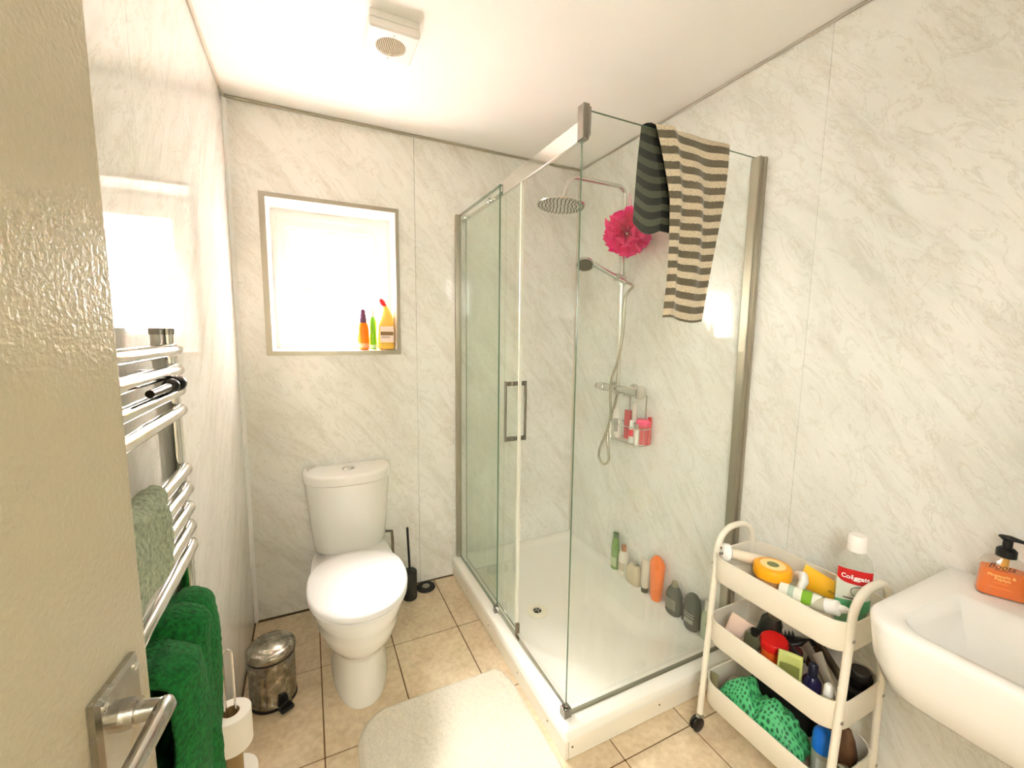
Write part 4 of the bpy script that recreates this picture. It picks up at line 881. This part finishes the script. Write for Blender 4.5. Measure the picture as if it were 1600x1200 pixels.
# --- middle tier things
bottle('pink_tube', 'pale pink tube standing at the far end of the middle tray', 'tube', (1.556, -1.368, T2+.006), [(0, .018, .020), (.02, .020, .022), (.10, .010, .034), (.125, .002, .036)], P_('tube_pink', (226, 200, 184)), tilt=(math.radians(22), math.radians(-12)), rz=.5)
bottle('dark_lotion_bottle', 'black and olive bottle leaning in the middle tray', 'bottle', (1.648, -1.430, T2+.004), [(0, .024, .028), (.01, .027, .032), (.11, .026, .032), (.13, .016, .02)], P_('lotion_dark', (44, 48, 40), .25), cap=[(.13, .017, .019), (.155, .017, .019)], capm=P_('cap_olive', (96, 98, 74), .4), e=2.5, tilt=(math.radians(14), math.radians(-6)), rz=.4, lab=(.05, .07, 200, 250, P_('dark_print', (186, 184, 160))))
bottle('green_olive_bottle', 'olive green bottle behind the pink tube on middle tray', 'bottle', (1.582, -1.432, T2+.004), [(0, .018, .024), (.08, .020, .026), (.095, .012, .015)], P_('olive_body', (92, 96, 72), .3), cap=[(.095, .012, .013), (.11, .012, .013)], capm=BLACK, tilt=(math.radians(16), math.radians(-14)))
bottle('hair_clip_card', 'grey plastic card hanging down over the middle tray', 'card', (1.69, -1.42, T2+.10), [(0, .0015, .018), (.075, .0015, .013)], P_('card_grey', (172, 168, 152)), e=8, tilt=(.1, .1))
hb = tag(empty('hair_brush', (1.70, -1.50, T2+.05)), 'black hairbrush lying at the back of the middle tray', 'brush')
mtx = place((0, 0, 0), rz=math.radians(-65), ry=math.radians(-22))
MB().loft([[(x, w*math.cos(2*PI*i/20), .011*math.sin(2*PI*i/20)) for i in range(20)] for x, w in ((-.06, .012), (-.05, .024), (-.02, .028), (.02, .022), (.03, .010), (.06, .010), (.12, .012), (.125, .006))]).xf(mtx).build('paddle', BLACK, hb, smooth=50)
mb = MB()
for i in range(6):
    for j in range(4): mb.tube([(-.05+.011*i, -.016+.0105*j, .008), (-.05+.011*i, -.016+.0105*j, .026)], .0014, 5)
mb.xf(mtx).build('bristles', BLACK, hb)
bottle('orange_jar', 'orange ribbed jar with red lid in the middle tray', 'jar', (1.602, -1.503, T2), [(0, .034, .034), (.008, .037, .037), (.022, .0355, .0355), (.030, .038, .038), (.044, .0365, .0365), (.052, .039, .039), (.066, .0375, .0375), (.072, .038, .038)], P_('jar_orange', (242, 100, 30), .25), cap=[(.070, .040, .040), (.074, .0405, .0405), (.092, .040, .040), (.096, .037, .037)], capm=P_('lid_red', (222, 30, 28), .3), n=36, tilt=(0, math.radians(-6)))
pk = tag(empty('face_mask_packet', (1.556, -1.576, T2+.01)), 'pale green paper sachet propped against the orange jar', 'packet')
MB().grid(lambda u, v: (.004*math.sin(PI*u)-.03+.05*v*.5, (u-.5)*.062, v*.105), 8, 8).xf(place((0, 0, 0), rz=math.radians(28))).build('sachet', P_('sachet_green', (184, 190, 110), .5), pk, solid=.004)
MB().grid(lambda u, v: (.004*math.sin(PI*u)-.0335+.05*(.15+.55*v)*.5, (u-.5)*.05, (.15+.55*v)*.105), 8, 8).xf(place((0, 0, 0), rz=math.radians(28))).build('print', P_('sachet_print', (120, 124, 58), .5), pk)
bottle('navy_bottle', 'navy blue bottle standing near the front of the middle tray', 'bottle', (1.578, -1.628, T2), [(0, .022, .022), (.006, .024, .024), (.055, .024, .024), (.07, .014, .014)], P_('navy', (34, 30, 66), .2), cap=[(.07, .013, .013), (.105, .012, .012), (.11, .008, .008)], capm=P_('navy_cap', (26, 26, 44), .3), lab=(.015, .025, 190, 250, P_('navy_print', (120, 120, 150))))
bottle('dropper_bottle', 'small clear bottle with white nozzle at middle tray front corner', 'bottle', (1.565, -1.678, T2), [(0, .013, .013), (.05, .014, .014), (.058, .010, .010)], P_('drop_clear', (206, 204, 186), .2), cap=[(.058, .0125, .0125), (.082, .0115, .0115), (.09, .006, .006)], capm=WPL)
def tube_lean(name, label, base, top, w0, w1, m, capm=None):
    b0, t0 = Vector(base), Vector(top); d = (t0-b0); L_ = d.length; d.normalize(); a = d.orthogonal().normalized()
    a = d.cross(Vector((1, 0, 0))).normalized(); c = a.cross(d)
    t = tag(empty(name, base), label, 'tube')
    def ring(k, wa, wc): return [tuple(d*(k*L_)+a*(wa*math.cos(2*PI*i/18))+c*(wc*math.sin(2*PI*i/18))) for i in range(18)]
    MB().loft([ring(.10, w0*.8, w0*.8), ring(.16, w0, w0), ring(.6, w0*1.05, w0*.6), ring(1.0, w1, .0015)]).build('body', m, t, smooth=50)
    MB().loft([ring(0, w0*.62, w0*.62), ring(.12, w0*.62, w0*.62)]).build('cap', capm or WPL, t, smooth=50)
tube_lean('silver_tube', 'silver grey tube leaning across the middle tray', (1.602, -1.690, T2+.018), (1.645, -1.600, T2+.10), .014, .020, P_('silver_tube', (176, 170, 152), .35, metal=.3))
tube_lean('grey_tube', 'flat grey tube leaning behind the navy bottle', (1.628, -1.668, T2+.016), (1.678, -1.55, T2+.085), .013, .018, P_('grey_tube', (134, 128, 116), .4))
tube_lean('black_tube', 'thin black tube with pointed end above the navy bottle', (1.585, -1.60, T2+.09), (1.60, -1.545, T2+.105), .007, .008, BLACK, BLACK)
tube_lean('steel_file', 'long steel-grey tube lying towards the back of the middle tray', (1.66, -1.69, T2+.03), (1.70, -1.57, T2+.105), .012, .012, P_('steel_dark', (98, 92, 78), .3, metal=.6), BLACK)
bottle('black_tub', 'black round tub with lid at the near back corner of middle tray', 'tub', (1.717, -1.682, T2), [(0, .030, .030), (.06, .031, .031)], P_('tub_black', (28, 26, 24), .25), cap=[(.06, .028, .028), (.078, .027, .027), (.082, .024, .024)], capm=P_('tub_lid', (38, 34, 30), .3))
bottle('black_box', 'black glossy box in the near end of middle tray', 'box', (1.655, -1.695, T2), [(0, .020, .014), (.055, .020, .014)], P_('box_black', (20, 19, 18), .15), e=10)
bottle('brown_bottle', 'brown bottle lying hidden at the back of the middle tray', 'bottle', (1.715, -1.56, T2+.0), [(0, .022, .022), (.05, .022, .022), (.065, .012, .012), (.085, .012, .012)], P_('brown_glass', (70, 46, 28), .25), tilt=(.15, 0))
bottle('maroon_pot', 'dark maroon pot beside the hairbrush on middle tray', 'pot', (1.668, -1.525, T2), [(0, .022, .022), (.045, .024, .024), (.05, .022, .022)], P_('maroon', (86, 30, 34), .3))

# --- bottom tier things
def shower_cap():
    t = empty('shower_bonnet', (1.575, -1.50, T3)); tag(t, 'crumpled green spotted fabric shower cap heaped in the bottom tray', 'shower cap')
    NU, NV = 90, 70
    def f(u, v):
        y = .128-.262*u
        a = PI*(.02+.96*v)                     # over the heap from back to front
        w = math.sin(PI*min(max(.04+u*.94, 0), 1))**.45
        hgt = (.155-.045*u)*w
        x = -.002+.060*math.cos(a)*(.75+.25*w); z = .008+hgt*math.sin(a)**.75
        n1 = mnoise.noise((u*4.2, v*3.0, 1.3)); n2 = mnoise.noise((u*9, v*7, 4.0)); n3 = mnoise.noise((u*20, v*15, 7.0))
        # a deep crease dividing the heap
        cr = math.exp(-((u-.42-.25*(v-.5))/.07)**2)
        z += (.022*n1+.012*n2+.004*n3-.040*cr*math.sin(a))*w
        x += (.014*n1+.010*n2+.003*n3)*math.sin(a); y += .012*mnoise.noise((u*5, v*6, 8))
        if z < .084: x = max(x, -.060)
        else: x = max(x, -.066)
        return (x, y, max(z, .005))
    MB().grid(f, NU, NV).build('fabric', dot_mat(), t, smooth=180, solid=.003, uv=lambda i, co: ((i % (NU+1))/NU*.30, (i//(NU+1))/NV*.26))
    hem = [tuple(Vector(f(u/40, .93))+Vector((.0, 0, .004))) for u in range(41)]
    MB().tube(hem, [.004*(1+.4*math.sin(k*2.2)) for k in range(41)], 8).build('elastic_hem', mat('hem_green', (60, 150, 96), .6), t, smooth=180)
shower_cap()
bottle('pink_bowl', 'pale pink round pot tipped up at far end of the bottom tray', 'pot', (1.625, -1.375, T3+.01), [(0, .022, .022), (.01, .034, .034), (.045, .040, .040), (.048, .037, .037), (.044, .034, .034)], P_('bowl_pink', (226, 206, 188), .35), tilt=(math.radians(20), math.radians(-25)))
bottle('maroon_pouch', 'dark maroon pouch in the far front corner of bottom tray', 'pouch', (1.553, -1.378, T3), [(0, .020, .024), (.03, .024, .028), (.06, .016, .022), (.085, .004, .012)], P_('pouch_maroon', (74, 42, 40), .7), e=2.5, tilt=(.1, .15))
bottle('olive_tube', 'olive tube stuck behind the pouch in the bottom tray', 'tube', (1.548, -1.348, T3), [(0, .010, .014), (.06, .010, .014), (.09, .003, .018)], P_('olive_tube', (150, 140, 104), .5), tilt=(-.15, 0))
bottle('deodorant_can', 'aerosol can with bright blue cap in the bottom tray', 'can', (1.586, -1.668, T3), [(0, .024, .024), (.004, .0255, .0255), (.085, .0255, .0255), (.098, .024, .024)], P_('can_silver', (190, 188, 178), .3, metal=.4), cap=[(.097, .0265, .0265), (.135, .0265, .0265), (.150, .024, .024), (.158, .016, .016), (.160, .006, .006)], capm=P_('cap_blue', (14, 104, 206), .3), lab=(.01, .08, 180, 330, P_('can_print', (206, 206, 198))))
bottle('brown_bag', 'brown translucent bag at the near end of the bottom tray', 'bag', (1.70, -1.655, T3), [(0, .030, .045), (.04, .034, .05), (.09, .022, .04), (.12, .006, .03)], P_('bag_brown', (104, 72, 48), .35, noise=.3, nscale=30), e=2.4)
bottle('black_pouch', 'black wash pouch behind the green fabric on bottom tray', 'pouch', (1.71, -1.48, T3), [(0, .034, .10), (.05, .036, .11), (.10, .028, .10), (.12, .008, .09)], P_('pouch_black', (34, 32, 28), .6), e=3)
lying('razor_blister', 'clear plastic blister pack at the near corner of the bottom tray', 'pack', (1.64, -1.702, T3+.045), [(-.03, .012), (.03, .016)], P_('blister', (176, 170, 146), .2), math.radians(10), math.radians(35), flat=.35)

# ================================================================== BASIN
bs = tag(empty('basin', (1.6, -2.07, .62)), 'white ceramic wall-hung wash basin at the right edge', 'basin')
def bring(z, x0, x1, y0, y1, rf, n=10):
    """ring with rounded front (low X) corners and square corners at the wall"""
    out = [(x1, y0, z), (x1, y1, z)]
    for k in range(n+1):
        a = math.radians(90+90*k/n); out.append((x0+rf+rf*math.cos(a), y1-rf+rf*math.sin(a), z))
    for k in range(n+1):
        a = math.radians(180+90*k/n); out.append((x0+rf+rf*math.cos(a), y0+rf+rf*math.sin(a), z))
    return out
Y0, Y1 = -2.34, -1.805; X1 = RW-.001
def inner(z, x0, x1, y0, y1, rf, rb, n=10):
    out = []
    for cx, cy, r, a0 in ((x1-rb, y0+rb, rb, 270), (x1-rb, y1-rb, rb, 0)):
        if a0 == 270: out.append((x1-rb*.3, y0+rb*.3, z))
        else: out.append((x1-rb*.3, y1-rb*.3, z))
    for k in range(n+1):
        a = math.radians(90+90*k/n); out.append((x0+rf+rf*math.cos(a), y1-rf+rf*math.sin(a), z))
    for k in range(n+1):
        a = math.radians(180+90*k/n); out.append((x0+rf+rf*math.cos(a), y0+rf+rf*math.sin(a), z))
    return out
rings = [bring(.604, 1.470, X1, Y0+.03, Y1-.025, .10), bring(.612, 1.445, X1, Y0+.015, Y1-.012, .10), bring(.635, 1.420, X1, Y0+.008, Y1-.006, .095), bring(.70, 1.388, X1, Y0+.002, Y1-.001, .085), bring(.785, 1.367, X1, Y0, Y1, .078), bring(.800, 1.366, X1, Y0, Y1, .078), bring(.806, 1.371, X1-.002, Y0+.005, Y1-.005, .076),
         inner(.806, 1.396, 1.692, Y0+.045, Y1-.045, .07, .06), inner(.800, 1.402, 1.684, Y0+.052, Y1-.052, .07, .06), inner(.77, 1.412, 1.675, Y0+.062, Y1-.062, .07, .06), inner(.70, 1.445, 1.645, Y0+.09, Y1-.09, .07, .06), inner(.685, 1.49, 1.60, Y0+.16, Y1-.16, .05, .05)]
MB().loft(rings).xf(Matrix.Translation((-1.6, 2.07, -.62))).build('bowl', PORC, bs, smooth=60)
MB().lathe([(.030, .066), (.028, .070), (.012, .071)], 24, (-.055, 0, 0)).build('waste', CHROME, bs)
# soap dispensers on the basin
def pump(t, m=BLACK):
    MB().lathe([(.0175, .098), (.0175, .114), (.013, .119), (.0085, .120), (.0085, .138), (.012, .139)], 20).build('collar', m, t, smooth=40)
    MB().loft([[(x, w*math.cos(2*PI*i/16), z+h*math.sin(2*PI*i/16)) for i in range(16)] for x, w, h, z in ((-.016, .004, .002, .145), (-.010, .009, .005, .144), (.004, .010, .006, .143), (.022, .006, .004, .140), (.042, .0035, .003, .133))]).build('pump_head', m, t, smooth=50)
SD = [(0, .040, .020), (.006, .043, .023), (.075, .039, .022), (.088, .034, .020), (.096, .016, .015), (.099, .016, .015)]
def soap_extra(t):
    pump(t)
    def bq(x, z, g): return (x, -(.0232-.0012*(z/.08))-g, z)
    MB().loft([sell(z, rx-.002, ry-.002, 4, n=32) for z, rx, ry in ((.003, .040, .021), (.006, .043, .023), (.066, .0395, .0222))]).build('liquid_soap', P_('soap_orange', (255, 122, 10), .2), t, smooth=40)
    MB().lathe([(.007, .064), (.007, .098)], 12).build('dip_tube', P_('dip_orange', (240, 176, 60), .3), t)
    text_mb('Boots', .018, lambda x, y: bq(x-.008, .0775+y, .0016), shear=.35).build('lettering', P_('ink_black', (60, 34, 20)), t, smooth=0)
    text_mb('PINEAPPLE', .0045, lambda x, y: bq(x-.008, .069+y, .0016)).build('lettering', MATS['ink_black'], t, smooth=0)
    text_mb('Pineapple &', .0095, lambda x, y: bq(x-.006, .0555+y, .0016), bold=.0002).build('lettering', P_('ink_cream', (255, 206, 120)), t, smooth=0)
    text_mb('Papaya', .0095, lambda x, y: bq(x-.004, .0475+y, .0016), bold=.0002).build('lettering', MATS['ink_cream'], t, smooth=0)
    for z, w in ((.038, .026), (.026, .036)): MB().box(-.006-w/2, -.006+w/2, -.0245, -.0240, z, z+.0012).build('print_line', P_('ink_amber', (255, 168, 70)), t, smooth=0)
bottle('soap_dispenser', 'clear pump bottle of orange hand soap on the basin', 'soap dispenser', (1.748, -1.918, .806), SD, glass_mat('soap_clear', (.95, .95, .93), .10, (240, 236, 220), False), e=4, rz=math.radians(-66), extra=soap_extra, n=32)
bottle('hand_wash_bottle', 'black hand wash bottle beside the orange soap on basin', 'soap dispenser', (1.752, -2.002, .806), [(0, .030, .022), (.006, .033, .025), (.08, .033, .025), (.10, .028, .022), (.112, .014, .013)], glass_mat('wash_clear', (.9, .92, .9), .3, (200, 204, 190), False), e=4, rz=math.radians(-66), lab=(.018, .078, 185, 355, P_('wash_label', (26, 24, 24), .4)), extra=lambda t: MB().lathe([(.0175, .110), (.0175, .13), (.009, .134), (.009, .15), (.004, .151)], 20).build('pump', BLACK, t))
